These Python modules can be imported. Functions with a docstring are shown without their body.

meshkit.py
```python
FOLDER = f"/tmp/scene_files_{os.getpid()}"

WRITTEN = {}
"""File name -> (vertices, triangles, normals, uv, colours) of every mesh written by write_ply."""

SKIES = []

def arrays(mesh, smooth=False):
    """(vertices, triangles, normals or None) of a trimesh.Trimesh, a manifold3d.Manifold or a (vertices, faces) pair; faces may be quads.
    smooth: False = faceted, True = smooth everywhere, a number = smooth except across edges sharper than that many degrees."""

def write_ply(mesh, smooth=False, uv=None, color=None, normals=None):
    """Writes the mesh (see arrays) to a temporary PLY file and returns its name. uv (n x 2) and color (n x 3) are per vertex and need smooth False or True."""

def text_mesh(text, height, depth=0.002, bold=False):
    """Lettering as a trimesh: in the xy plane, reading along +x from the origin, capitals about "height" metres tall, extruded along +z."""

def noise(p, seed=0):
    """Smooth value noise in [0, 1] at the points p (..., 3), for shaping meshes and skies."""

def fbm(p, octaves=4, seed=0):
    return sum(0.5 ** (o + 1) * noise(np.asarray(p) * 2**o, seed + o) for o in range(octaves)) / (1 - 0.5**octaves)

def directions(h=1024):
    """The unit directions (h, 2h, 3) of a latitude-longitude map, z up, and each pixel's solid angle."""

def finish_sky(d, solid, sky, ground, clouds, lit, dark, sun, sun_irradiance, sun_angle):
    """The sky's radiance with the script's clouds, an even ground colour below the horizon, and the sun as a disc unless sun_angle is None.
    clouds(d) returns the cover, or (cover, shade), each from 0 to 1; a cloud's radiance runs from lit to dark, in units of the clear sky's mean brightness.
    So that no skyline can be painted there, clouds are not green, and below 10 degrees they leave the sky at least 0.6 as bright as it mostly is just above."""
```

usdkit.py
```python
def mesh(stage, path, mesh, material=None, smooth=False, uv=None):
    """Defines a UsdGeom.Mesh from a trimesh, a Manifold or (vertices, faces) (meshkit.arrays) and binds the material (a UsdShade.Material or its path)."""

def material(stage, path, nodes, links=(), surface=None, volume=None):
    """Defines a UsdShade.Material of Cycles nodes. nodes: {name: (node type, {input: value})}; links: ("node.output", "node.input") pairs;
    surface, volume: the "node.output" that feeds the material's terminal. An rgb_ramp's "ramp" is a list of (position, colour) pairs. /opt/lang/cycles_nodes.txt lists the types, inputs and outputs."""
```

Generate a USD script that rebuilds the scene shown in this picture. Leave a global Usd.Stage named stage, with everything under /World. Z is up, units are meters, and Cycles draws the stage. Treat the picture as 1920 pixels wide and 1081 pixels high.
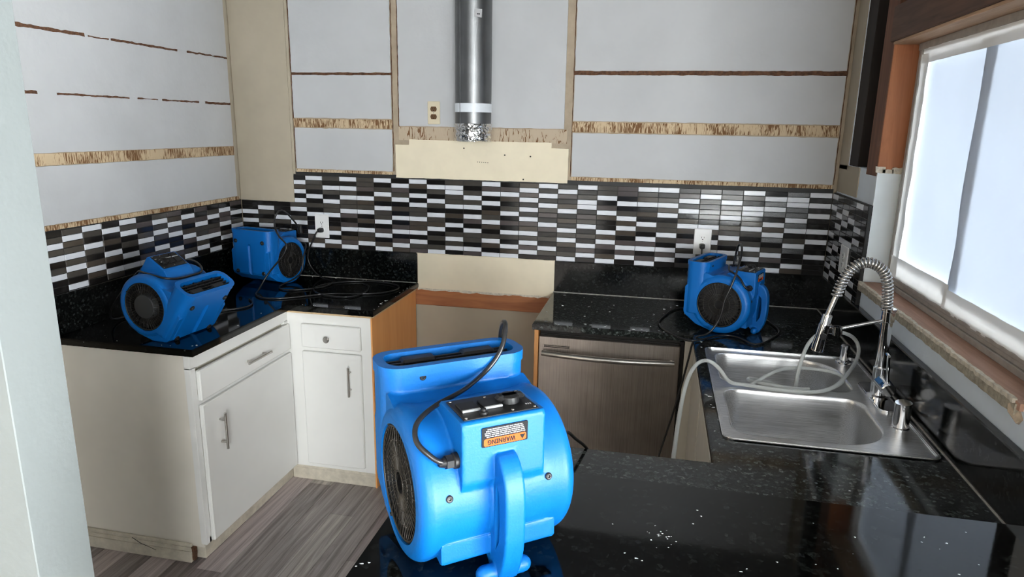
import math, random
import numpy as np, trimesh, manifold3d as m3, usdkit, meshkit
from manifold3d import Manifold, CrossSection
from shapely.geometry import Polygon, box as sbox, LineString, Point
from shapely.ops import unary_union
from scipy.interpolate import CubicSpline
from pxr import Usd, UsdGeom, UsdLux, UsdShade, Gf, Sdf

stage = Usd.Stage.CreateInMemory()
UsdGeom.SetStageUpAxis(stage, 'Z'); UsdGeom.SetStageMetersPerUnit(stage, 1.0)
UsdGeom.Xform.Define(stage, '/World'); UsdGeom.Scope.Define(stage, '/World/Looks')

# ------------------------------------------------------------------ camera, sky, daylight, exposure
EXPOSURE = 1.33
cam = UsdGeom.Camera.Define(stage, '/World/camera')
cam.CreateHorizontalApertureAttr(36.0); cam.CreateVerticalApertureAttr(36.0*1081/1920)
cam.CreateFocalLengthAttr(1270.05/1920*36.0)
cam.CreateClippingRangeAttr(Gf.Vec2f(0.05, 200)); cam.CreateFStopAttr(0.0)
cam.CreateExposureAttr(EXPOSURE)
RIGHT, UP, BACK, EYE = ((0.97786,0.20855,0.01670), (-0.06422,0.22314,0.97267), (0.19912,-0.95222,0.23160), (2.3248,-3.4903,1.7639))
def orth():
    b = np.array(BACK); b /= np.linalg.norm(b); r = np.array(RIGHT); r -= b*(r@b); r /= np.linalg.norm(r); return r, np.cross(b, r), b
r_, u_, b_ = orth()
cam.AddTransformOp().Set(Gf.Matrix4d(*r_, 0, *u_, 0, *b_, 0, *EYE, 1))

dome = UsdLux.DomeLight.Define(stage, '/World/sky')                       # overcast sky
dome.CreateColorAttr(Gf.Vec3f(0.93, 0.98, 1.06)); dome.CreateIntensityAttr(1.9)
def added_daylight(name, w, h, inten, x_axis, z_axis, at):                      # added light panel just outside an added opening; a RectLight shines along its -z
    l = UsdLux.RectLight.Define(stage, '/World/'+name); l.CreateWidthAttr(w); l.CreateHeightAttr(h); l.CreateIntensityAttr(inten); l.CreateColorAttr(Gf.Vec3f(1.0, 0.985, 0.96))
    x = np.array(x_axis, float); z = np.array(z_axis, float); y = np.cross(z, x)
    l.AddTransformOp().Set(Gf.Matrix4d(*x, 0, *y, 0, *z, 0, *at, 1))
added_daylight('patio_daylight', 4.4, 2.1, 15.0, (0,1,0), (1,0,0), (5.22,-5.50,1.08))      # added light panel at the added patio door, behind the camera to the right
added_daylight('window_daylight', 2.0, 1.4, 22.0, (1,0,0), (0,-1,0), (3.95,-8.22,1.7))     # added light panel at the added front window, behind the camera


# ------------------------------------------------------------------ helpers
used = {}
def numbered(parent, name):
    k = (parent, name); used[k] = used.get(k, -1)+1
    return name if used[k] == 0 else f'{name}_{used[k]:03d}'
def setd(prim, label=None, cat=None, group=None, kind=None):
    for k, v in (('label',label),('category',cat),('group',group),('kind',kind)):
        if v: prim.SetCustomDataByKey(k, v)
class Obj:
    """A thing (Xform with parts) or a mesh; offset: world position of its local origin."""
    def __init__(s, path, off): s.path, s.off = path, np.array(off, float)
    def add(s, name, mesh, mat, smooth=False, **kw):
        p = s.path+'/'+numbered(s.path, name)
        v, f, n = meshkit.arrays(mesh, smooth)
        m = usdkit.mesh(stage, p, (v-s.off, f), M[mat] if isinstance(mat, str) else mat, False)
        if n is not None:
            from pxr import Vt
            m.CreateNormalsAttr(Vt.Vec3fArray.FromNumpy(n.astype(np.float32))); m.SetNormalsInterpolation('vertex')
        setd(m.GetPrim(), **kw); return Obj(p, s.off)
WORLD = Obj('/World', (0,0,0))
def thing(name, label=None, cat=None, base=(0,0,0), group=None, kind=None, matrix=None):
    p = '/World/'+numbered('/World', name); x = UsdGeom.Xform.Define(stage, p)
    if matrix is not None: x.AddTransformOp().Set(Gf.Matrix4d(*map(float, matrix.T.ravel())))
    else: x.AddTranslateOp().Set(Gf.Vec3d(*map(float, base)))
    setd(x.GetPrim(), label, cat, group, kind)
    return Obj(p, (0,0,0) if matrix is not None else base)
def single(name, mesh, mat, label, cat, group=None, kind=None, smooth=False):
    return WORLD.add(name, mesh, mat, smooth, label=label, cat=cat, group=group, kind=kind)

def tm(m):
    if isinstance(m, Manifold):
        q = m.to_mesh(); return trimesh.Trimesh(q.vert_properties[:, :3], q.tri_verts, process=False)
    return m
def cat(*ms):
    out = []
    for m in ms: out += list(m) if isinstance(m, (list, tuple)) else [m]
    return trimesh.util.concatenate([tm(m) for m in out])
def bx(x0, x1, y0, y1, z0, z1):
    x0,x1=min(x0,x1),max(x0,x1); y0,y1=min(y0,y1),max(y0,y1); z0,z1=min(z0,z1),max(z0,z1)
    return Manifold.cube((x1-x0, y1-y0, z1-z0)).translate((x0,y0,z0))
def rbox(x0, x1, y0, y1, z0, z1, c=0.003):
    """Box with chamfered edges."""
    x0,x1=min(x0,x1),max(x0,x1); y0,y1=min(y0,y1),max(y0,y1); z0,z1=min(z0,z1),max(z0,z1)
    return Manifold.batch_hull([bx(x0+c,x1-c,y0+c,y1-c,z0,z1), bx(x0,x1,y0+c,y1-c,z0+c,z1-c), bx(x0+c,x1-c,y0,y1,z0+c,z1-c)])
def frame_to(o, z):
    z = np.array(z, float); z /= np.linalg.norm(z); x = np.cross([0,0,1.0], z)
    if np.linalg.norm(x) < 1e-6: x = np.array([1.0,0,0])
    x /= np.linalg.norm(x); y = np.cross(z, x)
    m = np.eye(4); m[:3,0], m[:3,1], m[:3,2], m[:3,3] = x, y, z, o; return m
def lathe(profile, o=(0,0,0), axis=(0,0,1), n=32):
    m = trimesh.creation.revolve(np.array(profile, float), sections=n); m.apply_transform(frame_to(o, axis)); return m
def cyl(a, b, r, n=20, r2=None):
    a, b = np.array(a, float), np.array(b, float); L = np.linalg.norm(b-a); c = min(r*0.15, L*0.2); r2 = r if r2 is None else r2
    return lathe([(0,0),(r-c,0),(r,c),(r2,L-c),(r2-c,L),(0,L)], a, b-a, n)
def spline(pts, step=0.008):
    p = np.array(pts, float); t = np.r_[0, np.cumsum(np.linalg.norm(np.diff(p, axis=0), axis=1)**0.7)]
    c = CubicSpline(t, p); L = np.linalg.norm(np.diff(p, axis=0), axis=1).sum()
    return c(np.linspace(0, t[-1], max(8, int(L/step))))
def tube(pts, r, n=8, smooth_path=True, step=0.008):
    p = spline(pts, step) if smooth_path else np.array(pts, float)
    t = np.gradient(p, axis=0); t /= np.linalg.norm(t, axis=1, keepdims=True)
    u = np.cross(t[0], [0,0,1.0]); u = u if np.linalg.norm(u) > 1e-3 else np.array([1.0,0,0])
    ang = np.arange(n)*2*np.pi/n; V = []
    for i in range(len(p)):
        u = u - t[i]*(u@t[i]); u /= np.linalg.norm(u); w = np.cross(t[i], u)
        V.append(p[i]+r*(np.cos(ang)[:,None]*u+np.sin(ang)[:,None]*w))
    V = np.vstack(V+[p[:1], p[-1:]]); F = []
    for i in range(len(p)-1):
        for j in range(n):
            a, b, c, d = i*n+j, i*n+(j+1)%n, (i+1)*n+(j+1)%n, (i+1)*n+j; F += [(a,b,c),(a,c,d)]
    e = len(p)*n
    for j in range(n): F += [(e,(j+1)%n,j), (e+1,(len(p)-1)*n+j,(len(p)-1)*n+(j+1)%n)]
    return trimesh.Trimesh(V, F, process=False)
def extr(poly, h):
    return trimesh.util.concatenate([trimesh.creation.extrude_polygon(g, h, engine='earcut') for g in getattr(poly, 'geoms', [poly]) if g.area > 1e-9])
def plane_plate(poly, axis, at, thick):
    """Extrude a polygon given in wall coordinates: axis 'y' (x,z; outwards -y), 'x' (y,z; outwards +x), '-x' (outwards -x)."""
    m = extr(poly, thick); v = m.vertices.copy()
    if axis == 'y': m.vertices = np.c_[v[:,0], at-v[:,2], v[:,1]]
    elif axis == 'x': m.vertices = np.c_[at+v[:,2], v[:,0], v[:,1]]
    elif axis == '-x': m.vertices = np.c_[at-v[:,2], v[:,0], v[:,1]]
    elif axis == 'z': m.vertices = np.c_[v[:,0], v[:,1], at+v[:,2]]
    trimesh.repair.fix_normals(m); return m
def ragged(u0, u1, v0, v1, amp=0.003, step=0.012, seed=0, corner=0.008):
    """Rectangle with torn edges."""
    out = []
    c = [(u0+corner*0.3,v0+corner*0.3),(u1-corner*0.3,v0+corner*0.2),(u1-corner*0.2,v1-corner*0.3),(u0+corner*0.3,v1-corner*0.2)]
    for k in range(4):
        a, b = np.array(c[k]), np.array(c[(k+1)%4]); n = max(2, int(np.linalg.norm(b-a)/step)); d = (b-a)/np.linalg.norm(b-a); nn = np.array([d[1], -d[0]])
        for i in range(n):
            p = a+(b-a)*i/n; q = meshkit.fbm(np.array([p[0]*38+seed*7.3, p[1]*38, seed*1.7+k]), 3, seed)
            out.append(p+nn*(q-0.5)*2*amp)
    return Polygon(out).buffer(0)
def rrect(x0, x1, y0, y1, r, n=6):
    return sbox(x0+r, y0+r, x1-r, y1-r).buffer(r, quad_segs=n)

# ------------------------------------------------------------------ materials
M = {}
def mat(name, nodes, links, surface='p.BSDF'): M[name] = usdkit.material(stage, '/World/Looks/'+name, nodes, links, surface=surface); return M[name]
def plain(name, col, rough=0.5, metal=0.0, var=0.06, scale=6.0, bump=0.0, bscale=60.0, spec=0.5, **kw):
    """Colour with faint cloudy variation and optional fine relief."""
    c = np.array(col, float)
    n = {'g': ('geometry', {}), 'n': ('noise_texture', {'scale': scale, 'detail': 4.0, 'roughness': 0.6}),
         'r': ('rgb_ramp', {'ramp': [(0.3, tuple(c*(1-var))), (0.7, tuple(np.minimum(c*(1+var), 1)))]}),
         'p': ('principled_bsdf', {'roughness': rough, 'metallic': metal, 'specular_ior_level': spec, **kw})}
    l = [('g.position','n.vector'), ('n.fac','r.fac'), ('r.color','p.base_color')]
    if bump:
        n['b'] = ('noise_texture', {'scale': bscale, 'detail': 3.0}); n['bu'] = ('bump', {'strength': 0.6, 'distance': bump})
        l += [('g.position','b.vector'), ('b.fac','bu.height'), ('bu.normal','p.normal')]
    return mat(name, n, l)
plain('white_plaster', (0.48,0.488,0.50), 0.75, var=0.05, scale=3.0, bump=0.0015, bscale=40)
plain('beige_wall', (0.40,0.35,0.27), 0.7, var=0.06, scale=4, bump=0.001, bscale=50)
plain('tan_wall', (0.36,0.29,0.21), 0.75, var=0.14, scale=14, bump=0.0015, bscale=50)
plain('cream_paint', (0.74,0.66,0.50), 0.6, var=0.05, scale=6, bump=0.001, bscale=40)
plain('white_wall', (0.80,0.81,0.81), 0.7, var=0.03, scale=3, bump=0.001, bscale=60)
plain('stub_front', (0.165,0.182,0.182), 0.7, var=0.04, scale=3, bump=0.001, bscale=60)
plain('grey_blue_wall', (0.70,0.77,0.84), 0.6, var=0.06, scale=5, bump=0.0012, bscale=60)
plain('lit_blue_wall', (0.82,0.88,0.90), 0.6, var=0.03, scale=5, bump=0.0012, bscale=60)  # wall colour made paler for the reveal: window light put into the paint
plain('ceiling_paint', (0.30,0.30,0.30), 0.8)
plain('dark_adhesive', (0.02,0.018,0.016), 0.7, var=0.3, scale=40)
plain('brown_tear', (0.10,0.045,0.022), 0.85, var=0.5, scale=60, bump=0.003, bscale=90)
plain('paper_core', (0.42,0.33,0.24), 0.85, var=0.25, scale=60, bump=0.003, bscale=90)
plain('broken_plaster', (0.62,0.56,0.46), 0.9, var=0.25, scale=60, bump=0.004, bscale=120)
plain('sill_crumble', (0.36,0.32,0.25), 0.9, var=0.3, scale=70, bump=0.004, bscale=120)
plain('grout', (0.012,0.012,0.012), 0.6, var=0.2, scale=40)
plain('tile_white', (0.66,0.68,0.73), 0.18, var=0.03, scale=20)
plain('tile_black', (0.010,0.009,0.009), 0.10, var=0.2, scale=20)
plain('tile_grey', (0.060,0.054,0.048), 0.12, var=0.08, scale=20)
plain('tile_brown', (0.062,0.050,0.040), 0.12, var=0.08, scale=20)
plain('tile_mauve', (0.078,0.065,0.064), 0.12, var=0.08, scale=20)
plain('tile_stone', (0.03,0.031,0.034), 0.25, var=0.7, scale=220, bump=0.001, bscale=250)
plain('cabinet_white', (0.77,0.765,0.74), 0.45, var=0.02, scale=5)
plain('cabinet_cream', (0.62,0.58,0.50), 0.5, var=0.05, scale=7)
plain('end_panel', (0.72,0.68,0.60), 0.55, var=0.05, scale=3)
plain('worn_cream', (0.56,0.51,0.42), 0.6, var=0.15, scale=25, bump=0.002, bscale=60)
plain('dark_gap', (0.012,0.010,0.009), 0.8)
plain('black_plastic', (0.010,0.010,0.011), 0.42, var=0.15, spec=0.35)
plain('black_matte', (0.006,0.006,0.007), 0.6, var=0.15)
plain('grille_wire', (0.030,0.027,0.023), 0.35, 0.3)
plain('motor_grey', (0.030,0.032,0.034), 0.55, var=0.1)
plain('cord_black', (0.012,0.012,0.013), 0.28, var=0.1)
plain('grey_plastic', (0.30,0.31,0.32), 0.35)
plain('fan_blue', (0.001,0.110,0.39), 0.42, var=0.04, scale=9, spec=0.3, bump=0.0004, bscale=300)
plain('label_black', (0.008,0.008,0.010), 0.6, spec=0.2)
plain('label_orange', (0.62,0.085,0.012), 0.6, spec=0.2)
plain('label_white', (0.45,0.45,0.46), 0.6, spec=0.2)
plain('chrome', (0.80,0.81,0.83), 0.08, 1.0, var=0.02)
plain('spring_steel', (0.62,0.60,0.57), 0.22, 1.0, var=0.05)
plain('nickel', (0.52,0.50,0.47), 0.28, 1.0, var=0.05)
plain('white_plastic', (0.76,0.76,0.76), 0.35, var=0.02)
plain('ivory_plastic', (0.62,0.55,0.40), 0.4, var=0.03)
plain('brown_plastic', (0.11,0.055,0.02), 0.4)
plain('tape_white', (0.70,0.74,0.79), 0.45, var=0.05, scale=15)
plain('caulk', (0.42,0.40,0.36), 0.6, var=0.3, scale=60)
plain('crumb', (0.68,0.70,0.70), 0.9, var=0.2, scale=100)
plain('window_frame', (0.36,0.33,0.30), 0.5, var=0.15, scale=30)
plain('window_sash', (0.50,0.49,0.47), 0.5, var=0.1, scale=20)
plain('blue_tape', (0.02,0.16,0.42), 0.4)
plain('ply_edge', (0.58,0.42,0.24), 0.7, var=0.15, scale=40)
def wood(name, c1, c2, axis, rough=0.55, fine=26.0, along=1.6, knots=True, random_tone=0.0):
    """Grain running along the axis (0 x, 1 y, 2 z)."""
    s = [fine]*3; s[axis] = along
    n = {'g': ('geometry', {}), 'm': ('mapping', {'mapping_type': 'point', 'scale': tuple(s)}),
         'n': ('noise_texture', {'scale': 1.0, 'detail': 6.0, 'roughness': 0.65, 'distortion': 0.8}),
         'r': ('rgb_ramp', {'ramp': [(0.28, c1), (0.5, tuple((np.array(c1)+c2)/2)), (0.72, c2)]}),
         'bu': ('bump', {'strength': 0.4, 'distance': 0.001}), 'p': ('principled_bsdf', {'roughness': rough})}
    l = [('g.position','m.vector'),('m.vector','n.vector'),('n.fac','r.fac'),('n.fac','bu.height'),('bu.normal','p.normal')]
    if random_tone:
        n['o'] = ('object_info', {}); n['mr'] = ('map_range', {'from_min': 0.0, 'from_max': 1.0, 'to_min': 1-random_tone, 'to_max': 1+random_tone})
        n['h'] = ('hsv', {}); l += [('o.random','mr.value'),('mr.result','h.value'),('r.color','h.color'),('h.color','p.base_color')]
    else: l.append(('r.color','p.base_color'))
    mat(name, n, l)
wood('orange_wood', (0.72,0.30,0.09), (0.84,0.42,0.15), 2, 0.5, 12, 1.2)
wood('rail_wood', (0.26,0.085,0.03), (0.44,0.17,0.06), 0, 0.55, 30, 2.0)
wood('lit_stud_wood', (0.34,0.115,0.045), (0.55,0.22,0.095), 2, 0.6, 26, 2.0)  # lighter copy of the stud wood: window light put into its reveal face
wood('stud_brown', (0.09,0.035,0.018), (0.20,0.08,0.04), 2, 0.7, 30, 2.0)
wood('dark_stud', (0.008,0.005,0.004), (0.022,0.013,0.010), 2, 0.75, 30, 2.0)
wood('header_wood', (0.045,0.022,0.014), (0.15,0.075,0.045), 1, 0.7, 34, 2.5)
wood('header_soffit', (0.36,0.22,0.13), (0.58,0.38,0.24), 1, 0.7, 34, 2.5)  # lighter copy of the header wood: window light put into its underside
wood('sill_wood', (0.33,0.18,0.12), (0.52,0.31,0.22), 1, 0.6, 40, 3.0)
PL = [((0.09,0.073,0.070),(0.42,0.37,0.355)), ((0.20,0.172,0.155),(0.68,0.63,0.585)), ((0.075,0.060,0.058),(0.34,0.285,0.28)), ((0.24,0.195,0.19),(0.64,0.56,0.55)), ((0.13,0.112,0.103),(0.50,0.45,0.42))]
for i, (a, b) in enumerate(PL): wood(f'plank_wood_{i}', a, b, 1, 0.42, 44, 1.8)

def granite(name, lift=1.0, extra_rough=0.0):
    n = {'g': ('geometry', {}),
         'v': ('voronoi_texture', {'scale': 105.0, 'feature': 'f1'}), 'sv': ('separate_color', {}),
         'rv': ('rgb_ramp', {'ramp': [(0.0,(0.004,0.005,0.005)),(0.55,(0.006,0.007,0.007)),(0.80,(0.012,0.015,0.014)),(0.95,(0.024,0.029,0.027)),(1.0,(0.04,0.047,0.045))]}),
         'nz': ('noise_texture', {'scale': 160.0, 'detail': 5.0, 'roughness': 0.7}), 'rn': ('rgb_ramp', {'ramp': [(0.35,(0.25*lift,)*3),(0.65,(1.3*lift,)*3)]}),
         'mx': ('mix_color', {'blend_type': 'multiply', 'fac': 1.0, 'use_clamp': False}),
         'w': ('voronoi_texture', {'scale': 34.0, 'feature': 'f1'}), 'sw': ('separate_color', {}),
         'lt': ('math', {'math_type': 'less_than', 'value2': 0.06}), 'gt': ('math', {'math_type': 'greater_than', 'value2': 0.86}), 'an': ('math', {'math_type': 'multiply'}),
         'mw': ('mix_color', {'b': (0.30,0.33,0.34)}),
         'ds': ('noise_texture', {'scale': 9.0, 'detail': 5.0}), 'rr': ('map_range', {'from_min': 0.35, 'from_max': 0.7, 'to_min': 0.045+extra_rough, 'to_max': 0.065+extra_rough}),
         'bn': ('noise_texture', {'scale': 130.0, 'detail': 2.0}), 'bu': ('bump', {'strength': 0.03, 'distance': 0.0005}),
         'p': ('principled_bsdf', {'specular_ior_level': 0.42, 'ior': 1.50})}
    l = [('g.position','v.vector'),('v.color','sv.color'),('sv.r','rv.fac'),('g.position','nz.vector'),('nz.fac','rn.fac'),('rv.color','mx.a'),('rn.color','mx.b'),
         ('g.position','w.vector'),('w.color','sw.color'),('w.distance','lt.value1'),('sw.r','gt.value1'),('lt.value','an.value1'),('gt.value','an.value2'),
         ('an.value','mw.fac'),('mx.result','mw.a'),('mw.result','p.base_color'),('g.position','ds.vector'),('ds.fac','rr.value'),('rr.result','p.roughness'),
         ('g.position','bn.vector'),('bn.fac','bu.height'),('bu.normal','p.normal')]
    mat(name, n, l)
granite('granite', 0.30); granite('lifted_granite', 2.6, 0.02); granite('upstand_granite', 0.6, 0.05)  # right-hand worktop: flakes lightened, surface slightly rougher
def glue(name, axis, base=(0.55,0.42,0.27), dark=(0.16,0.075,0.025), s=150.0, lo=0.42, hi=0.52):
    """Cream drywall with combed brown adhesive squiggles, running up and down."""
    sc = [s, s, s]; sc[2] = 16.0
    n = {'g': ('geometry', {}), 'm': ('mapping', {'mapping_type': 'point', 'scale': tuple(sc)}),
         'n': ('noise_texture', {'scale': 1.0, 'detail': 2.0, 'distortion': 1.6}),
         'k': ('noise_texture', {'scale': 7.0, 'detail': 2.0}), 'rk': ('map_range', {'from_min': 0.35, 'from_max': 0.65, 'to_min': -0.10, 'to_max': 0.10}), 'ad': ('math', {'math_type': 'add'}),
         'r': ('rgb_ramp', {'ramp': [(0.0, dark), (lo, dark), (hi, base), (1.0, base)]}),
         'bu': ('bump', {'strength': 0.7, 'distance': 0.002}), 'p': ('principled_bsdf', {'roughness': 0.8})}
    mat(name, n, [('g.position','m.vector'),('m.vector','n.vector'),('g.position','k.vector'),('k.fac','rk.value'),('n.fac','ad.value1'),('rk.result','ad.value2'),('ad.value','r.fac'),
                  ('r.color','p.base_color'),('ad.value','bu.height'),('bu.normal','p.normal')])
glue('glue_dense', 0); glue('glue_sparse', 0, (0.46,0.37,0.27), s=95.0, lo=0.36, hi=0.40)
def steel(name, col, rough, axis):
    s = [500.0]*3; s[axis] = 4.0
    mat(name, {'g': ('geometry', {}), 'm': ('mapping', {'mapping_type': 'point', 'scale': tuple(s)}), 'n': ('noise_texture', {'scale': 1.0, 'detail': 3.0}),
               'rr': ('map_range', {'from_min': 0.3, 'from_max': 0.7, 'to_min': rough-0.03, 'to_max': rough+0.04}), 'bu': ('bump', {'strength': 0.02, 'distance': 0.0001}),
               'd': ('noise_texture', {'scale': 12.0, 'detail': 5.0}), 'r': ('rgb_ramp', {'ramp': [(0.35, tuple(np.array(col)*0.85)), (0.7, col)]}), 'p': ('principled_bsdf', {'metallic': 1.0})},
        [('g.position','m.vector'),('m.vector','n.vector'),('n.fac','rr.value'),('rr.result','p.roughness'),('n.fac','bu.height'),('bu.normal','p.normal'),('g.position','d.vector'),('d.fac','r.fac'),('r.color','p.base_color')])
steel('steel_sink', (0.86,0.86,0.86), 0.31, 0); steel('steel_door', (0.44,0.395,0.36), 0.34, 2); steel('galvanised', (0.21,0.215,0.22), 0.43, 2); steel('foil', (0.75,0.76,0.77), 0.18, 0)
def sheet(name, col, trans, t):
    """Thin translucent sheet: t of it passes light."""
    mat(name, {'g': ('geometry', {}), 'n': ('noise_texture', {'scale': 5.0, 'detail': 4.0}), 'r': ('rgb_ramp', {'ramp': [(0.35, tuple(np.array(trans)*0.94)), (0.65, trans)]}),
               'd': ('diffuse_bsdf', {'color': col}), 't': ('translucent_bsdf', {}), 'x': ('mix_closure', {'fac': t})},
        [('g.position','n.vector'),('n.fac','r.fac'),('r.color','t.color'),('d.BSDF','x.closure1'),('t.BSDF','x.closure2')], 'x.closure')
sheet('window_paper', (0.80,0.82,0.85), (0.190,0.208,0.235), 0.6)
sheet('masking_film', (0.93,0.93,0.92), (0.50,0.485,0.46), 0.25)
mat('window_glass', {'f': ('fresnel', {'IOR': 1.45}), 't': ('transparent_bsdf', {'color': (0.95,0.97,0.97)}), 'g': ('glossy_bsdf', {'color': (1,1,1), 'roughness': 0.02}), 'x': ('mix_closure', {})},
    [('f.fac','x.fac'),('t.BSDF','x.closure1'),('g.BSDF','x.closure2')], 'x.closure')
mat('clear_tube', {'d': ('principled_bsdf', {'base_color': (0.70,0.72,0.70), 'roughness': 0.25}), 't': ('transparent_bsdf', {'color': (0.95,0.96,0.95)}), 'x': ('mix_closure', {'fac': 0.45})},
    [('d.BSDF','x.closure1'),('t.BSDF','x.closure2')], 'x.closure')

# ------------------------------------------------------------------ dimensions
P, R = 0.1016, 0.0251            # mosaic pitch: width, height
ZC, ZG = 0.915, 1.081            # worktop, top of its upstand
ZB = 1.067                       # bar top
XW, XS = 3.165, 3.149            # right wall plane, its tile face
ZT = ZG+16*R
XC = 0.0
FLOOR = -0.02
CEIL = 2.62
YK = -8.0                        # wall behind the camera
G0, G1 = 1.065, 1.821            # the range gap in the worktop
D = 0.632                        # worktop depth

def struct(name, mesh=None, m=None, base=(0,0,0), smooth=False):
    if mesh is None: return thing(name, kind='structure', base=base)
    return WORLD.add(name, mesh, m, smooth, kind='structure')

# ------------------------------------------------------------------ setting: floor, walls, ceiling
rng = random.Random(7)
fl = struct('floor')
fl.add('subfloor', bx(-0.1, 5.3, YK, 0.1, FLOOR-0.1, FLOOR-0.006), 'dark_gap')
pw = 0.115; far = []
for i in range(int(5.0/pw)+1):
    x0 = i*pw; y = 0.0-rng.random()*0.9
    ys = [0.0]
    while y > YK: ys.append(y); y -= 0.92
    ys.append(YK)
    for a, b in zip(ys, ys[1:]):
        if a-b < 0.02: continue
        m = bx(x0+0.0009, min(x0+pw, 4.999)-0.0009, b+0.0009, a-0.0009, FLOOR-0.008, FLOOR)
        k = f'plank_wood_{rng.randrange(5)}'
        fl.add('floor_plank', m, k)
struct('ceiling', bx(-0.1, 5.3, YK-0.2, 0.15, CEIL, CEIL+0.1), 'ceiling_paint')
WBY = 0.006                                                        # plaster plane of the back wall (tile faces at y = 0)
wb = struct('wall_back')
# sheathing with the range recess: the drywall is cut away low in the gap
wb.add('drywall', cat(bx(-0.1, 3.3, WBY, 0.12, ZC-0.035, CEIL), bx(-0.1, G0-0.03, WBY, 0.12, FLOOR, ZC-0.035), bx(G1+0.02, 3.3, WBY, 0.12, FLOOR, ZC-0.035)), 'tan_wall')
wb.add('beige_panel', plane_plate(ragged(0.0, 0.338, ZG+10.0*R, CEIL, 0.002, seed=3), 'y', WBY, 0.010), 'beige_wall')
wb.add('corner_strip', plane_plate(ragged(0.312, 0.352, ZT+0.006, CEIL, 0.002, seed=4), 'y', WBY, 0.006), 'beige_wall')
sd = 10
for (u0, u1, rows) in ((0.357, 0.928, ((2.029, CEIL), (1.7925, 2.019), (1.5185, 1.742))), (1.892, 3.143, ((2.037, CEIL), (1.797, 2.020), (1.521, 1.742)))):
    for i, (z0, z1) in enumerate(rows):
        wb.add('plaster_panel', plane_plate(ragged(u0, u1, z0, z1, 0.0035, seed=sd), 'y', WBY, 0.006), 'white_plaster'); sd += 1
    wb.add('torn_seam', plane_plate(ragged(u0-0.006, u1+0.006, rows[1][1]-0.004, rows[0][0]+0.004, 0.003, seed=sd), 'y', WBY, 0.002), 'brown_tear')
    wb.add('glue_strip', plane_plate(ragged(u0-0.004, u1+0.002, rows[2][1]+0.001, rows[1][0]-0.001, 0.0015, seed=sd+1), 'y', WBY, 0.004), 'glue_dense')
    wb.add('glue_strip', plane_plate(ragged(u0-0.002, u1+0.001, ZT+0.018, rows[2][0]+0.001, 0.002, seed=sd+2), 'y', WBY, 0.004), 'glue_dense')
    for uu in (u0-0.003, u1+0.003):
        wb.add('torn_edge', plane_plate(ragged(uu-0.004, uu+0.004, 1.52, CEIL, 0.003, seed=sd+3), 'y', WBY, 0.003), 'brown_tear'); sd += 1
    sd += 5
wb.add('plaster_panel', plane_plate(ragged(0.967, 1.851, 1.7575, CEIL, 0.0025, seed=31), 'y', WBY, 0.007), 'white_plaster')
wb.add('torn_edge', plane_plate(ragged(0.960, 0.970, 1.755, CEIL, 0.003, seed=32), 'y', WBY, 0.003), 'brown_tear')
wb.add('glue_strip', plane_plate(ragged(0.962, 1.868, 1.685, 1.757, 0.002, seed=33), 'y', WBY, 0.003), 'glue_sparse')
cp = unary_union([ragged(0.943, 1.878, ZT+0.004, 1.664, 0.002, seed=34), ragged(1.02, 1.79, 1.60, 1.692, 0.003, seed=35)])
wb.add('cream_panel', plane_plate(cp, 'y', WBY, 0.008), 'cream_paint')
nail = [(1.325,1.652),(1.545,1.622),(1.68,1.618),(1.645,1.5)]
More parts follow.
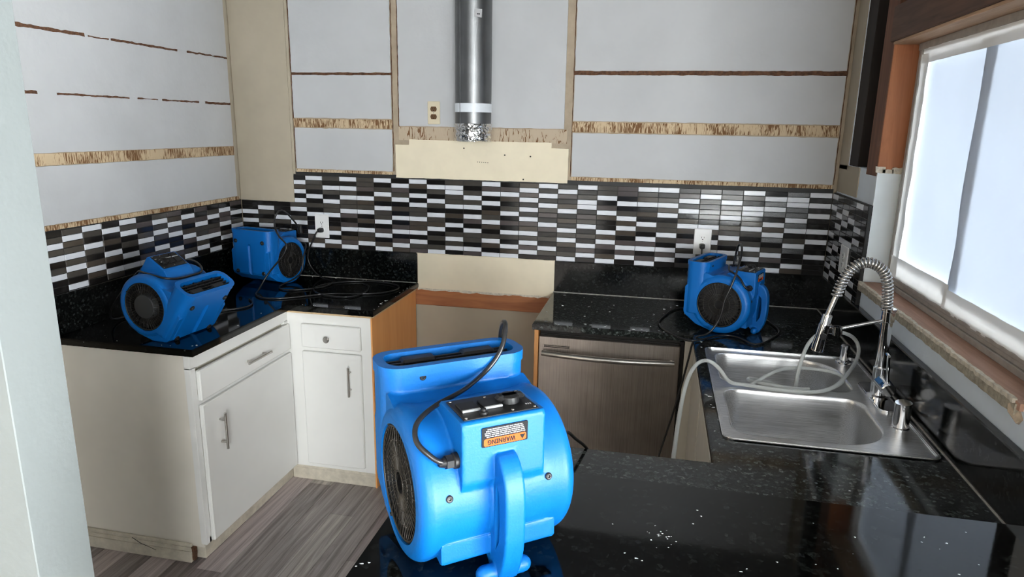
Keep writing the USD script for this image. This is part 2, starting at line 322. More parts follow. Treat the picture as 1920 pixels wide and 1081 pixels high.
for (x, z) in nail: wb.add('nail_hole', lathe([(0,0),(0.004,0),(0.003,0.0015),(0,0.0012)], (x, WBY-0.008, z), (0,-1,0), 10), 'dark_gap')
wb.add('nail_row', cat([lathe([(0,0),(0.0022,0),(0,0.001)], (1.40+0.011*i, WBY-0.008, 1.583-0.0004*i), (0,-1,0), 8) for i in range(6)]), 'dark_gap', kind='stuff')
# the range gap: cream piece, wood rail, lower panel
wb.add('gap_drywall', plane_plate(ragged(G0-0.012, G1+0.006, 0.884, ZG+0.004, 0.003, seed=41), 'y', WBY, 0.012), 'cream_paint')
wb.add('torn_paper', plane_plate(ragged(G0-0.01, G1-0.02, 0.872, 0.893, 0.008, step=0.02, seed=43), 'y', WBY, 0.006), 'broken_plaster')
wb.add('wood_rail', rbox(G0-0.04, G1+0.03, 0.012, 0.05, 0.785, 0.885), 'rail_wood')
wb.add('lower_panel', bx(G0-0.04, G1+0.03, 0.03, 0.06, FLOOR, 0.79), 'beige_wall')

wl = struct('wall_left')
WLX = -0.006
wl.add('drywall', bx(-0.12, WLX, YK, 0.12, FLOOR, CEIL), 'tan_wall')
for i, (z0, z1) in enumerate(((2.104, CEIL), (1.866, 2.096), (1.634, 1.857), (1.356, 1.587))):
    wl.add('plaster_panel', plane_plate(ragged(-2.32, -0.034, z0, z1, 0.0025, seed=50+i), 'x', WLX, 0.006), 'white_plaster')
for (y0, y1, z, w, s) in ((-1.45,-0.99,2.100,0.007,60),(-0.97,-0.86,2.099,0.003,61),(-0.85,-0.43,2.0995,0.005,62),(-0.36,-0.034,2.101,0.004,63),
                          (-1.40,-1.25,1.8615,0.006,64),(-1.16,-0.78,1.8615,0.004,65),(-0.73,-0.60,1.862,0.003,66),(-0.57,-0.30,1.862,0.0045,67),(-0.25,-0.034,1.861,0.0065,68)):
    wl.add('torn_seam', plane_plate(ragged(y0, y1, z-w, z+w, 0.0042, step=0.006, seed=s, corner=0.002), 'x', WLX, 0.0068), 'brown_tear')
wl.add('seam_filler', bx(WLX, WLX+0.0045, -2.3, -0.036, 1.85, 2.11), 'white_plaster')
wl.add('glue_strip', plane_plate(ragged(-2.3, -0.033, 1.586, 1.635, 0.0012, seed=70), 'x', WLX, 0.005), 'glue_dense')
wl.add('glue_strip', plane_plate(ragged(-2.3, -0.012, 1.334, 1.357, 0.002, seed=71), 'x', WLX, 0.005), 'glue_dense')
wl.add('torn_edge', plane_plate(ragged(-0.038, -0.030, 1.36, CEIL, 0.003, seed=72), 'x', WLX, 0.004), 'paper_core')
wl.add('corner_strip', bx(WLX, WLX+0.003, -0.032, 0.0, 1.335, CEIL), 'beige_wall')

ws = struct('wall_stub')
ws.add('drywall', bx(-0.1, 1.099, -2.472, -2.338, FLOOR, CEIL), 'stub_front')
ws.add('end_face', rbox(1.097, 1.102, -2.4725, -2.3375, FLOOR, CEIL, 0.002), 'stub_front')
struct('wall_front', cat(bx(-0.1, 2.95, YK-0.12, YK, FLOOR, CEIL), bx(4.95, 5.2, YK-0.12, YK, FLOOR, CEIL), bx(2.95, 4.95, YK-0.12, YK, FLOOR, 1.0), bx(2.95, 4.95, YK-0.12, YK, 2.4, CEIL)), 'white_wall')

wr = struct('wall_right')
T = 3.285
wr.add('drywall', cat(bx(XW, T, -2.5, 0.12, FLOOR, 1.165), bx(XW, T, -0.57, 0.12, 1.165, 1.622), bx(XW, T, -0.142, 0.12, 1.622, CEIL),
                      bx(XW, T, -2.5, -1.86, 1.165, 1.245)), 'grey_blue_wall')
wr.add('drywall', cat(bx(XW, T, -2.5, -1.93, 1.245, CEIL)), 'white_wall')
wr.add('beige_skin', cat(plane_plate(ragged(-0.340, 0.0, ZT+0.01, 1.622, 0.0015, seed=80), '-x', XW, 0.004), plane_plate(ragged(-0.142, 0.0, 1.60, CEIL, 0.002, seed=81), '-x', XW, 0.004)), 'beige_wall')
wr.add('reveal_face', plane_plate(ragged(XW-0.003, 3.254, 1.18, 1.620, 0.002, seed=82), 'y', -0.570, 0.006), 'lit_blue_wall')
wr.add('torn_edge', cat([plane_plate(ragged(a, b, 1.612, 1.626+h, 0.006, step=0.006, seed=83+i, corner=0.002), 'y', -0.568, 0.012) for i, (a, b, h) in enumerate(((3.158,3.19,0.014),(3.18,3.22,0.004),(3.215,3.254,0.008)))]), 'broken_plaster')
wr.add('sheathing', bx(T-0.015, T, -0.6, -0.142, 1.622, CEIL), 'dark_gap')
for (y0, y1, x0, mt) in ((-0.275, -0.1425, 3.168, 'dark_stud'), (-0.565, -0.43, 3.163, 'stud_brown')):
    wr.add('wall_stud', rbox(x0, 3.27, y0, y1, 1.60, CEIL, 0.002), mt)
wr.add('stud_reveal', rbox(3.1635, 3.254, -0.5725, -0.560, 1.616, 2.092, 0.001), 'lit_stud_wood')
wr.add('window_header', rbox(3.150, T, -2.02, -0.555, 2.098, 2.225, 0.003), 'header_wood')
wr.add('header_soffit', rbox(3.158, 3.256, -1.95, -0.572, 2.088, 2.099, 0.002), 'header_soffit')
wr.add('cripple_cavity', bx(T-0.02, T, -2.02, -0.56, 2.22, CEIL), 'dark_gap')
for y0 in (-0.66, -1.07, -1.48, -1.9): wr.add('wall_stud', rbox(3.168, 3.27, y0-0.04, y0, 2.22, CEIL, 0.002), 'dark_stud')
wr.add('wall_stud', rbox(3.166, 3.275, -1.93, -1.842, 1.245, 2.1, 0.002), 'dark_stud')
m = cat(bx(3.156, 3.27, -1.86, -0.566, 1.160, 1.178))
wr.add('window_sill', m, 'sill_wood')
wr.add('sill_broken_edge', plane_plate(unary_union([ragged(3.1475, 3.1625, -1.84, -0.568, 0.008, step=0.007, seed=88)]), 'z', 1.171, 0.011), 'broken_plaster')
wr.add('sill_core', plane_plate(ragged(3.1500, 3.166, -1.85, -0.57, 0.007, step=0.008, seed=89), 'z', 1.146, 0.026), 'sill_crumble')
rs = np.random.RandomState(4)
chunk = Manifold.batch_hull([Manifold.cube((0.012,0.02,0.018)).rotate((rs.uniform(0,40),20,30)).translate((3.155,-1.835-0.012*i,1.150-0.01*i)) for i in range(3)])
wr.add('broken_corner', cat(chunk, Manifold.batch_hull([Manifold.sphere(0.016,8).translate((3.20,-1.835,1.192)), Manifold.sphere(0.012,8).translate((3.235,-1.84,1.205)), Manifold.sphere(0.010,8).translate((3.185,-1.842,1.16))])), 'paper_core')
wr.add('broken_lip', plane_plate(ragged(3.17, 3.255, 1.175, 1.252, 0.008, step=0.01, seed=91), 'y', -1.836, 0.012), 'broken_plaster')

single('conduit', cyl((3.222,-0.385,1.60),(3.222,-0.385,CEIL),0.024,20), plain('conduit_grey',(0.075,0.08,0.082),0.6,var=0.4,scale=90,bump=0.002,bscale=120),
       'rough grey pipe standing in the open wall cavity left of the window', 'pipe', smooth=30)

# ------------------------------------------------------------------ window
wn = struct('window_1')
fx0, fx1 = 3.238, 3.283
for k, (a, b, x0) in enumerate(((-0.574,-0.590,3.252),(-0.590,-0.606,3.246),(-0.606,-0.632,3.240))):
    wn.add('frame_jamb', rbox(x0, fx1, b, a, 1.18, 2.088, 0.002), 'window_frame')
wn.add('frame_jamb', rbox(fx0, fx1, -1.842, -1.785, 1.18, 2.088, 0.002), 'window_frame')
for k, (z0, z1, x0) in enumerate(((1.178,1.198,3.236),(1.198,1.214,3.242),(1.214,1.228,3.236))):
    wn.add('frame_bottom', rbox(x0, fx1, -1.842, -0.60, z0, z1, 0.002), 'window_frame')
wn.add('frame_head', rbox(fx0, fx1, -1.842, -0.60, 2.062, 2.088, 0.002), 'window_frame')
wn.add('sash', cat(bx(3.246, 3.28, -0.644, -0.632, 1.228, 2.062), bx(3.246, 3.28, -1.785, -1.745, 1.228, 2.062), bx(3.246, 3.28, -1.745, -0.644, 1.228, 1.236), bx(3.246, 3.28, -1.745, -0.644, 2.05, 2.062)), 'window_sash')
wn.add('pane', bx(3.276, 3.279, -1.745, -0.644, 1.236, 2.05), 'window_glass')
def sheet_mesh(y0, y1, z0, z1, fx, ny=40, nz=40, edge=None):
    Y, Z = np.meshgrid(np.linspace(0,1,ny), np.linspace(0,1,nz), indexing='ij')
    yy = y0+(y1-y0)*Y; zz = z0+(z1-z0)*Z
    if edge is not None: yy = yy+edge(Z)*(1-Y)
    xx = fx(yy, zz, Y, Z); V = np.stack([xx, yy, zz], -1).reshape(-1,3)
    i, j = np.meshgrid(np.arange(ny-1), np.arange(nz-1), indexing='ij'); q = np.stack([i*nz+j, (i+1)*nz+j, (i+1)*nz+j+1, i*nz+j+1], -1).reshape(-1,4)
    return trimesh.Trimesh(V, np.vstack([q[:,[0,1,2]], q[:,[0,2,3]]]), process=False)
wob = lambda yy, zz, s: 0.003*(meshkit.fbm(np.stack([yy*6, zz*4, yy*0+s], -1), 3, s)-0.5)
single('paper_sheet', sheet_mesh(-0.668, -1.205, 1.283, 2.034, lambda y,z,Y,Z: 3.2625+wob(y,z,1)-0.004*np.clip(Y-0.85,0,1)/0.15*0), 'window_paper',
       'white paper sheet taped over the far half of the window', 'paper', smooth=True)
single('paper_sheet', sheet_mesh(-1.128, -1.752, 1.262, 2.040, lambda y,z,Y,Z: 3.2545+wob(y,z,2)-0.013*np.exp(-((Y-0.06)/0.05)**2)*(0.4+0.6*np.sin(np.pi*np.clip(Z,0,1)))+0.003*np.exp(-((Y)/0.02)**2), 'z' and 60, 50,
       lambda Z: -0.020*np.exp(-((Z-0.22)/0.16)**2)+0.006*np.sin(Z*7)), 'window_paper', 'white paper sheet hanging loose over the near half of the window', 'paper', smooth=True)
def film(y0, y1, z0, z1, x, s, label):
    single('masking_film', sheet_mesh(y0, y1, z0, z1, lambda y,z,Y,Z: x+2.2*wob(y*4,z*4,s)), 'masking_film', label, 'masking film', 'masking film on the window', smooth=True)
film(-0.645, -0.712, 1.235, 2.045, 3.2405, 5, 'whitish masking film strip down the far side of the window paper')
film(-0.640, -1.185, 1.226, 1.306, 3.2385, 6, 'whitish crumpled masking film strip along the bottom of the far window paper')
film(-1.160, -1.780, 1.222, 1.292, 3.2365, 7, 'whitish masking film strip along the bottom of the near window paper')
film(-0.650, -1.780, 2.012, 2.064, 3.2400, 8, 'whitish masking film strip along the top of the window paper')

# dining alcove behind the camera, out of the picture, added with its patio door and front window to light the room
wd = struct('wall_dining')
wd.add('drywall', cat(bx(T, 5.12, -2.5, -2.38, FLOOR, CEIL), bx(5.0, 5.12, -3.3, -2.38, FLOOR, CEIL), bx(5.0, 5.12, YK, -7.7, FLOOR, CEIL), bx(5.0, 5.12, -7.7, -3.3, 2.13, CEIL)), 'white_wall')
dr = struct('door_1')  # unseen patio door, added to let light in from the right
for (y0, y1) in ((-7.7,-7.62),(-6.24,-6.16),(-4.78,-4.7),(-3.38,-3.3)): dr.add('door_frame', rbox(5.03, 5.09, y0, y1, FLOOR, 2.13, 0.003), 'white_plastic')
for (z0, z1) in ((FLOOR,0.05),(2.06,2.13)): dr.add('door_frame', rbox(5.03, 5.09, -7.7, -3.3, z0, z1, 0.003), 'white_plastic')
for (y0, y1) in ((-7.62,-6.24),(-6.16,-4.78),(-4.7,-3.38)): dr.add('pane', bx(5.058, 5.062, y0, y1, 0.05, 2.06), 'window_glass')
w2 = struct('window_2')  # unseen front window, added and placed to send light into the kitchen
for (x0, x1) in ((2.95,3.02),(3.92,3.98),(4.88,4.95)): w2.add('window_frame', rbox(x0, x1, YK-0.08, YK-0.03, 1.0, 2.4, 0.003), 'white_plastic')
for (z0, z1) in ((1.0,1.06),(2.34,2.4)): w2.add('window_frame', rbox(2.95, 4.95, YK-0.08, YK-0.03, z0, z1, 0.003), 'white_plastic')
for (x0, x1) in ((3.02,3.92),(3.98,4.88)): w2.add('pane', bx(x0, x1, YK-0.057, YK-0.053, 1.06, 2.34), 'window_glass')

# ------------------------------------------------------------------ mosaic backsplashes
BACKCOLS = {  # rows from the top; W white, G grey, B black, N brown, M mauve, S stone
 -3:'......BBWBWBBGWB', -2:'......BWGBGWBBGW', -1:'......BBBWGBWGBB',
 0:'BWNWBWGWBGWBBBWB', 1:'WGGBWBGBWBBBWGGW', 2:'GBWGBWGGWBBGWBWG', 3:'WBWGWGGWGBGWBGGW', 4:'GGGBWGGWBGBWGGWB', 5:'WBGWGBWGGWBGWBGW', 6:'BWGGWBGBWBGWBGWG',
 7:'WGBWBWGGWGGWBWGG', 8:'BWGBWGBWGGWBGBGW', 9:'GWWGGWBGBWBGWGWB', 10:'GBGWGWBWGBWGGBWG', 11:'WGWBWBGGWGBGWGBW', 12:'BGWGBGWBGBWGBWNW', 13:'NWMWBWBWGGWGWMWB',
 14:'WBWBWGGBWMBGBWGB', 15:'BWGBGWBGBWGWGBGW', 16:'WBGWWBGGWBGBWMWB', 17:'GGWBGWGBBWNWGBGW', 18:'GGBWBGWNWNBGWMWB', 19:'WGGWBGBWGBWMWBGW', 20:'WBGWNWBGGWGBWMWB',
 21:'BGWBWBGWGBGWGWBG', 22:'GWGBBGBWNBWGWGBW', 23:'BGWGGWBGGWGBWGWB', 24:'WGBWWBGWGBGWGWBB', 25:'BWSWSBWGWSBGWGBW', 26:'SWWSSWSWBGWSBBWG', 27:'WBWBWBBWBWBBWBBB'}
LEFTCOLS = {0:'......GBWBGWBBGW', 1:'......BWGGWBGWBB', 2:'......BGWBGGWBBW', 3:'......GBGWGGWGWB', 4:'......BWGBGWGBGW', 5:'......GGWGWBBWGG', 6:'......GWGWGBWGBW',
 7:'......BGBGWGBGWB', 8:'......WGWBGBWBWB', 9:'......BWBGBWGBWG', 10:'......WGBWGBGWGB', 11:'......GWGGWGWGBW', 12:'......BGWGWBGWBB'}
RIGHTCOLS = {0:'WBWBBBBWBBWBBWBW', 1:'BBBWBWBBBWBBWBWB', 2:'BBWBWBBWBBGBBBBB', 3:'BBBWBBBWBBGBBBWB', 4:'WBBBWBWBBBBBBWBW', 5:'BBBBBBBBBBBBBBBB'}
TM = {'W':'tile_white','G':'tile_grey','B':'tile_black','N':'tile_brown','M':'tile_mauve','S':'tile_stone'}
trng = random.Random(11)
g2 = 0.0011
def tile(axis, u0, u1, z0, z1, at):
    """A bevelled tile: 20 triangles; axis as in plane_plate."""
    c, t = 0.0012, 0.0055
    A = [(u0,z0),(u1,z0),(u1,z1),(u0,z1)]; B = [(u0+c,z0+c),(u1-c,z0+c),(u1-c,z1-c),(u0+c,z1-c)]
    V = [(a,b,0) for a,b in A]+[(a,b,t-c) for a,b in A]+[(a,b,t) for a,b in B]
    F = []
    for k in range(4):
        l = (k+1)%4
        for o in (0,4): F += [(o+k,o+l,o+4+l),(o+k,o+4+l,o+4+k)]
    F += [(8,9,10),(8,10,11)]; V = np.array(V); F = np.array(F)
    at += trng.uniform(-0.0004, 0.0004)*(-1 if axis == 'x' else 1)
    if axis == 'y': V = np.c_[V[:,0], at-V[:,2], V[:,1]]
    elif axis == 'x': V = np.c_[at+V[:,2], V[:,0], V[:,1]]; F = F[:, ::1]
    else: V = np.c_[at-V[:,2], V[:,0], V[:,1]]; F = F[:, ::-1]
    return trimesh.Trimesh(V, F, process=False)
def holes_free(u0, u1, z0, z1, cuts): return not any(u0 > c[0] and u1 < c[1] and z0 > c[2] and z1 < c[3] for c in cuts)
def backsplash(name, label, axis, at, cols, place, order, grout_mesh):
    th = thing(name, label, 'backsplash')
    th.add('grout_bed', grout_mesh, 'grout')
    cells = []
    for c, s in cols.items():
        for j, k in enumerate(s):
            if k == '.': continue
            q = place(c, j)
            if q is None: continue
            cells.append((order(c, j), c, j, k, q))
    cells.sort(key=lambda x: x[0]); rest = {}
    for i, (_, c, j, k, (u0, u1, z0, z1)) in enumerate(cells):
        mtl = TM[k]
        if k == 'G': mtl = trng.choice(['tile_grey','tile_grey','tile_brown','tile_mauve'])
        m = tile(axis, u0+g2, u1-g2, z0+g2, z1-g2, at)
        if i < 299: th.add('tile', m, mtl)
        else: rest.setdefault(mtl, []).append(m)
    for mtl, ms in rest.items(): th.add('small_tiles', cat(ms), mtl, kind='stuff')
    return th
def pb(c, j):
    u0, u1 = (c+3)*P, (c+4)*P
    u0 = max(u0, 0.001); u1 = min(u1, XS-0.001)
    return (u0, u1, ZT-(j+1)*R, ZT-j*R)
backsplash('mosaic_backsplash', 'black, grey and white mosaic tile backsplash along the back wall', 'y', 0.0055, BACKCOLS, pb, lambda c, j: -c,
    cat(bx(0.0, XS, 0.0025, WBY, ZG-0.01, ZG+10.1*R), bx(0.306, XS, 0.0025, WBY, ZG+10*R, ZT+0.020)))
backsplash('mosaic_backsplash', 'low black, grey and white mosaic tile backsplash on the left wall', 'x', -0.0055, LEFTCOLS,
    lambda c, j: (-(c+1)*P-0.008, -c*P-0.008 if c else -0.001, ZT-(j+1)*R, ZT-j*R), lambda c, j: -c, bx(WLX, -0.0025, -1.335, 0.0, ZG-0.01, 1.336))
def prr(c, j):
    u1 = -c*P-0.001; u0 = -(c+1)*P if c < 5 else -0.575
    return (u0, u1, ZT-(j+1)*R, ZT-j*R)
backsplash('mosaic_backsplash', 'narrow shaded mosaic tile backsplash on the wall left of the window', '-x', XS+0.0055, RIGHTCOLS, prr, lambda c, j: -c,
    bx(XS+0.0025, XW, -0.578, 0.0, ZG-0.01, ZT+0.004))

# ------------------------------------------------------------------ worktops
def slab(poly, z0, z1, n=4, r=0.008):
    parts = []
    for i in range(n):
        a = (i+0.5)/n*math.pi/2; ins = r*(1-math.cos(a)); h = r*math.sin(a)
        parts.append(extr(poly.buffer(-ins, join_style=2) if ins > 0 else poly, (z1-z0)-2*(r-h)).apply_translation((0,0,z0+(r-h))))
    return trimesh.util.concatenate(parts)
TH = 0.030
wtl = thing('worktop', 'black granite worktop with upstand along the left wall and corner', 'worktop', (0.3,-0.6,ZC))
polyL = Polygon([(0.0,0.0),(G0,0.0),(G0,-D),(D,-D),(D,-1.337),(0.0,-1.337)])
wtl.add('slab', slab(polyL, ZC-TH, ZC), 'granite')
wtl.add('upstand', cat(rbox(0.0, G0-0.004, -0.012, WBY, ZC, ZG, 0.002)), 'upstand_granite')
wtl.add('upstand', cat(rbox(-0.006, 0.012, -1.337, -0.012, ZC, ZG, 0.002)), 'upstand_granite')
wtl.add('substrate', cat(bx(1.042, 1.052, -0.60, -0.005, ZC-TH-0.012, ZC-TH), bx(0.6, 1.05, -0.62, -0.61, ZC-TH-0.010, ZC-TH)), 'ply_edge')
wtr = thing('worktop', 'black granite worktop around the sink, joining back wall and peninsula', 'worktop', (2.8,-0.6,ZC))
YP0, YP1 = -1.781, -2.40
polyR = Polygon([(G1,0.0),(XS,0.0),(XS,YP1),(1.90,YP1),(1.90,YP0),(XS-D,YP0),(XS-D,-D),(G1,-D)]).difference(sbox(2.572,-1.615,3.045,-0.81))
wtr.add('slab', slab(polyR, ZC-TH, ZC), 'lifted_granite')
wtr.add('upstand', rbox(G1+0.004, XS, -0.012, WBY, ZC, ZG, 0.002), 'upstand_granite')
wtr.add('upstand', rbox(XS-0.010, XW, YP1, -0.012, ZC, ZG, 0.003), 'upstand_granite')
br = thing('bar_top', 'raised black granite bar top in the foreground under the nearest air mover', 'worktop', (2.5,-2.5,ZB))
br.add('slab', slab(Polygon([(1.880,-2.202),(XS-0.002,-2.202),(XS-0.002,-2.78),(1.880,-2.78)]), ZB-TH, ZB, r=0.006), 'granite')
pony = struct('wall_pony'); pony.add('drywall', bx(1.93, XW, -2.52, -2.402, FLOOR, ZB-TH), 'white_wall')
pony.add('upstand', bx(1.90, XS-0.01, -2.402, -2.39, ZC, ZB-TH), 'upstand_granite')
pony.add('corbel_trim', rbox(1.90, 1.93, -2.75, -2.40, FLOOR, ZB-TH, 0.003), 'white_wall')
single('caulk_bead', cat(bx(G1, XS-0.01, -0.0165, -0.011, ZC-0.001, ZC+0.003)), 'caulk', 'thin pale caulk line behind the right-hand worktop at the back wall', 'caulk')
single('caulk_bead', cat(bx(0.34, G0-0.01, -0.016, -0.011, ZC-0.001, ZC+0.002)), 'caulk', 'thin broken caulk line behind the left-hand worktop at the back wall', 'caulk')
single('caulk_bead', cat(bx(XS-0.0145, XS-0.009, YP1, -0.02, ZC-0.001, ZC+0.0022)), 'caulk', 'thin caulk line below the window along the upstand', 'caulk')
crs = np.random.RandomState(21)
def crumbs(spots, smin, smax):
    out = []
    for (x, y, z) in spots:
        s = crs.uniform(smin, smax); pts = crs.normal(size=(9,3))*[1,0.7,0.32]*s; pts[:,2] = np.abs(pts[:,2])
        out.append(trimesh.convex.convex_hull(pts+[x,y,z]))
    return cat(out)
sp = [(1.895,-2.589),(1.905,-2.583),(1.888,-2.597),(2.332,-2.47),(2.34,-2.474),(2.562,-2.427),(2.429,-2.342),(2.286,-2.377),(2.367,-2.391),(2.381,-2.396),(2.44,-2.294),(2.372,-2.382)]
sp += [(2.372+crs.normal()*0.016, -2.392+crs.normal()*0.02) for _ in range(14)]+[(crs.uniform(2.2,3.0), crs.uniform(-2.6,-2.25)) for _ in range(26)]
single('plaster_crumbs', crumbs([(x,y,ZB) for x,y in sp], 0.0005, 0.0022), 'crumb', 'pale plaster crumbs scattered on the raised bar top', 'crumbs', kind='stuff')
sp = [(crs.uniform(1.85,2.48), -0.60+crs.normal()*0.02) for _ in range(16)]+[(crs.uniform(1.85,2.5), crs.uniform(-0.55,-0.05)) for _ in range(22)]+[(2.535+crs.normal()*0.012, crs.uniform(-1.75,-0.7)) for _ in range(12)]+[(2.75,-2.116)]+[(crs.uniform(2.3,2.9), crs.uniform(-2.1,-1.8)) for _ in range(7)]
single('plaster_crumbs', crumbs([(x,y,ZC) for x,y in sp], 0.001, 0.0042), 'crumb', 'pale plaster crumbs scattered on the worktop above the dishwasher', 'crumbs', kind='stuff')
sp = [(1.052+crs.normal()*0.006, crs.uniform(-0.6,-0.1)) for _ in range(16)]+[(crs.uniform(0.66,1.03), -0.61) for _ in range(6)]+[(crs.uniform(0.4,1.0), -0.03) for _ in range(8)]+[(0.6,-1.29),(0.61,-1.28),(0.605,-1.0),(0.59,-0.8)]+[(crs.uniform(0.1,0.6), -1.31) for _ in range(4)]
single('plaster_crumbs', crumbs([(x,y,ZC) for x,y in sp], 0.001, 0.0040), 'crumb', 'pale plaster crumbs scattered on the corner worktop by the range gap', 'crumbs', kind='stuff')

# ------------------------------------------------------------------ cabinets
def bar_pull(o, a, b, out, r=0.0055, stand=0.028):
    """Bar handle between a and b (world points on the face), standing off along out."""
    a, b, out = np.array(a, float), np.array(b, float), np.array(out, float); d = (b-a)/np.linalg.norm(b-a); s = out*stand
    return cat(cyl(a+s, b+s, r, 14), cyl(a+d*0.03, a+d*0.03+s, r*0.8, 12), cyl(b-d*0.03, b-d*0.03+s, r*0.8, 12))
c1 = thing('base_cabinet', 'white base cabinet with one drawer and one door on the left wall', 'cabinet', (0.3,-0.95,FLOOR))
FX = 0.585
c1.add('carcass', cat(bx(0.0, FX-0.004, -1.300, -0.60, 0.062, ZC-TH)), 'cabinet_cream')
c1.add('end_panel', rbox(0.0, FX, -1.318, -1.300, 0.045, ZC-TH-0.002, 0.001), 'end_panel', label='beige-grey end panel')
c1.add('face_frame', cat(rbox(FX-0.012, 0.600, -1.319, -0.598, 0.825, ZC-TH, 0.001), rbox(FX-0.012, 0.600, -1.319, -1.288, 0.060, 0.83, 0.001), rbox(FX-0.012, 0.600, -0.628, -0.598, 0.060, 0.83, 0.001), rbox(FX-0.012, 0.600, -1.30, -0.60, 0.060, 0.085, 0.001), rbox(FX-0.012, 0.599, -1.30, -0.60, 0.66, 0.70, 0.001)), 'cabinet_white')
dw = c1.add('drawer', rbox(0.5995, 0.619, -1.291, -0.612, 0.687, 0.815, 0.004), 'cabinet_white')
dw.add('handle', bar_pull(None, (0.619,-1.005,0.747), (0.619,-0.825,0.744), (1,0,0)), 'nickel', 30, label='brushed steel bar handle')
do = c1.add('door', rbox(0.5995, 0.619, -1.291, -0.612, 0.066, 0.668, 0.004), 'cabinet_white')
do.add('handle', bar_pull(None, (0.619,-1.195,0.440), (0.619,-1.195,0.600), (1,0,0)), 'nickel', 30, label='brushed steel bar handle')
c1.add('kick_board', rbox(0.50, 0.575, -1.30, -0.56, FLOOR, 0.062, 0.002), 'worn_cream')
bb = struct('baseboard_left')
bb.add('board', rbox(0.0, 0.535, -1.342, -1.318, FLOOR, 0.030, 0.002), 'worn_cream')
bb.add('moulding', cat(rbox(0.0, 0.535, -1.338, -1.318, 0.028, 0.046, 0.004), rbox(0.0, 0.533, -1.332, -1.318, 0.044, 0.060, 0.004)), 'worn_cream')
bb.add('broken_end', plane_plate(ragged(-1.334, -1.312, FLOOR+0.004, 0.05, 0.006, step=0.006, seed=95), 'x', 0.533, 0.012), 'brown_tear')
bb.add('crack', cat(plane_plate(LineString([(0.26,0.058),(0.30,0.036),(0.34,0.026),(0.37,0.016)]).buffer(0.0011), 'y', -1.3412, 0.001)), 'dark_gap')

c2 = thing('base_cabinet', 'narrow white base cabinet with a knobbed drawer beside the range gap', 'cabinet', (0.84,-0.3,FLOOR))
c2.add('carcass', bx(0.60, 1.036, -0.585, -0.01, 0.058, ZC-TH), 'cabinet_cream')
FY = -0.600
c2.add('face_frame', cat(rbox(0.60, 0.688, FY, FY+0.016, 0.058, ZC-TH-0.008, 0.001), rbox(0.982, 1.042, FY, FY+0.016, 0.058, ZC-TH-0.008, 0.001), rbox(0.60, 1.042, FY+0.0004, FY+0.016, 0.815, ZC-TH-0.008, 0.001), rbox(0.60, 1.042, FY+0.0004, FY+0.016, 0.058, 0.09, 0.001), rbox(0.60, 1.042, FY+0.0006, FY+0.016, 0.66, 0.715, 0.001)), 'cabinet_white')
dw = c2.add('drawer', rbox(0.680, 0.988, FY-0.019, FY, 0.704, 0.822, 0.004), 'cabinet_white')
dw.add('knob', lathe([(0,0),(0.006,0),(0.006,0.012),(0.015,0.018),(0.016,0.024),(0.011,0.029),(0,0.030)], (0.822,FY-0.019,0.757), (0,-1,0), 24), 'nickel', 30, label='round brushed steel knob')
do = c2.add('door', rbox(0.680, 0.988, FY-0.019, FY, 0.085, 0.683, 0.004), 'cabinet_white')
do.add('handle', bar_pull(None, (0.932,FY-0.019,0.478), (0.932,FY-0.019,0.628), (0,-1,0)), 'nickel', 30, label='brushed steel bar handle')
c2.add('kick_board', cat(rbox(0.58, 1.036, FY+0.004, FY+0.02, FLOOR, 0.045, 0.002), rbox(0.58, 1.036, FY-0.002, FY+0.02, 0.043, 0.060, 0.003)), 'worn_cream')
c2.add('side_panel', rbox(1.036, 1.044, -0.602, 0.005, FLOOR, ZC-TH-0.010, 0.001), 'orange_wood', label='bare orange plywood side facing the range gap')

c3 = thing('base_cabinet', 'cream sink cabinet seen edge-on right of the dishwasher', 'cabinet', (2.85,-1.2,FLOOR))
SX = XS-D+0.022
c3.add('carcass', cat(bx(SX, SX+0.018, YP0, -0.60, 0.08, ZC-TH), bx(SX, XW, YP0, YP0+0.018, 0.08, ZC-TH), bx(SX, XW, -0.62, -0.602, 0.08, ZC-TH), bx(SX, XW, YP0, -0.60, 0.08, 0.098)), 'cabinet_cream')
c3.add('filler_strip', rbox(2.488, SX, -0.612, -0.594, 0.08, ZC-TH, 0.001), 'cabinet_cream')
for y0, y1 in ((-1.16,-0.70),(-1.66,-1.20)): c3.add('door', rbox(SX-0.018, SX, y0, y1, 0.10, 0.86, 0.003), 'cabinet_cream')
c3.add('kick_board', bx(SX+0.05, SX+0.066, YP0, -0.6, FLOOR, 0.08), 'worn_cream')
c4 = thing('base_cabinet', 'cabinet under the lower peninsula worktop, hidden behind the nearest air mover', 'cabinet', (2.3,-2.1,FLOOR))
c4.add('carcass', bx(1.93, SX+0.04, -2.40, YP0-0.03, 0.08, ZC-TH), 'cabinet_cream')
for x0, x1 in ((1.95,2.24),(2.26,2.53)): c4.add('door', rbox(x0, x1, YP0-0.03, YP0-0.012, 0.10, 0.86, 0.003), 'cabinet_white')

dwm = thing('dishwasher', 'stainless steel dishwasher with a bowed bar handle under the worktop', 'dishwasher', (2.16,-0.3,FLOOR))
dwm.add('tub', bx(1.852, 2.466, -0.585, -0.03, 0.02, 0.86), 'dark_gap')
dwm.add('door_panel', rbox(1.849, 2.470, -0.605, -0.580, 0.10, 0.853, 0.004), 'steel_door')
n = 25; hp = [(1.868+0.580*i/(n-1), -0.605-0.018-0.030*math.sin(math.pi*i/(n-1)), 0.778-0.000*i) for i in range(n)]
dwm.add('handle', cat(tube(hp, 0.0125, 14, False), cyl((1.880,-0.604,0.778),(1.880,-0.628,0.778),0.010,12), cyl((2.436,-0.604,0.778),(2.436,-0.628,0.778),0.010,12)), 'nickel', 40, label='bowed bright steel bar handle')
vent = dwm.add('vent', rbox(1.868, 1.992, -0.6075, -0.604, 0.800, 0.816, 0.001), 'steel_door')
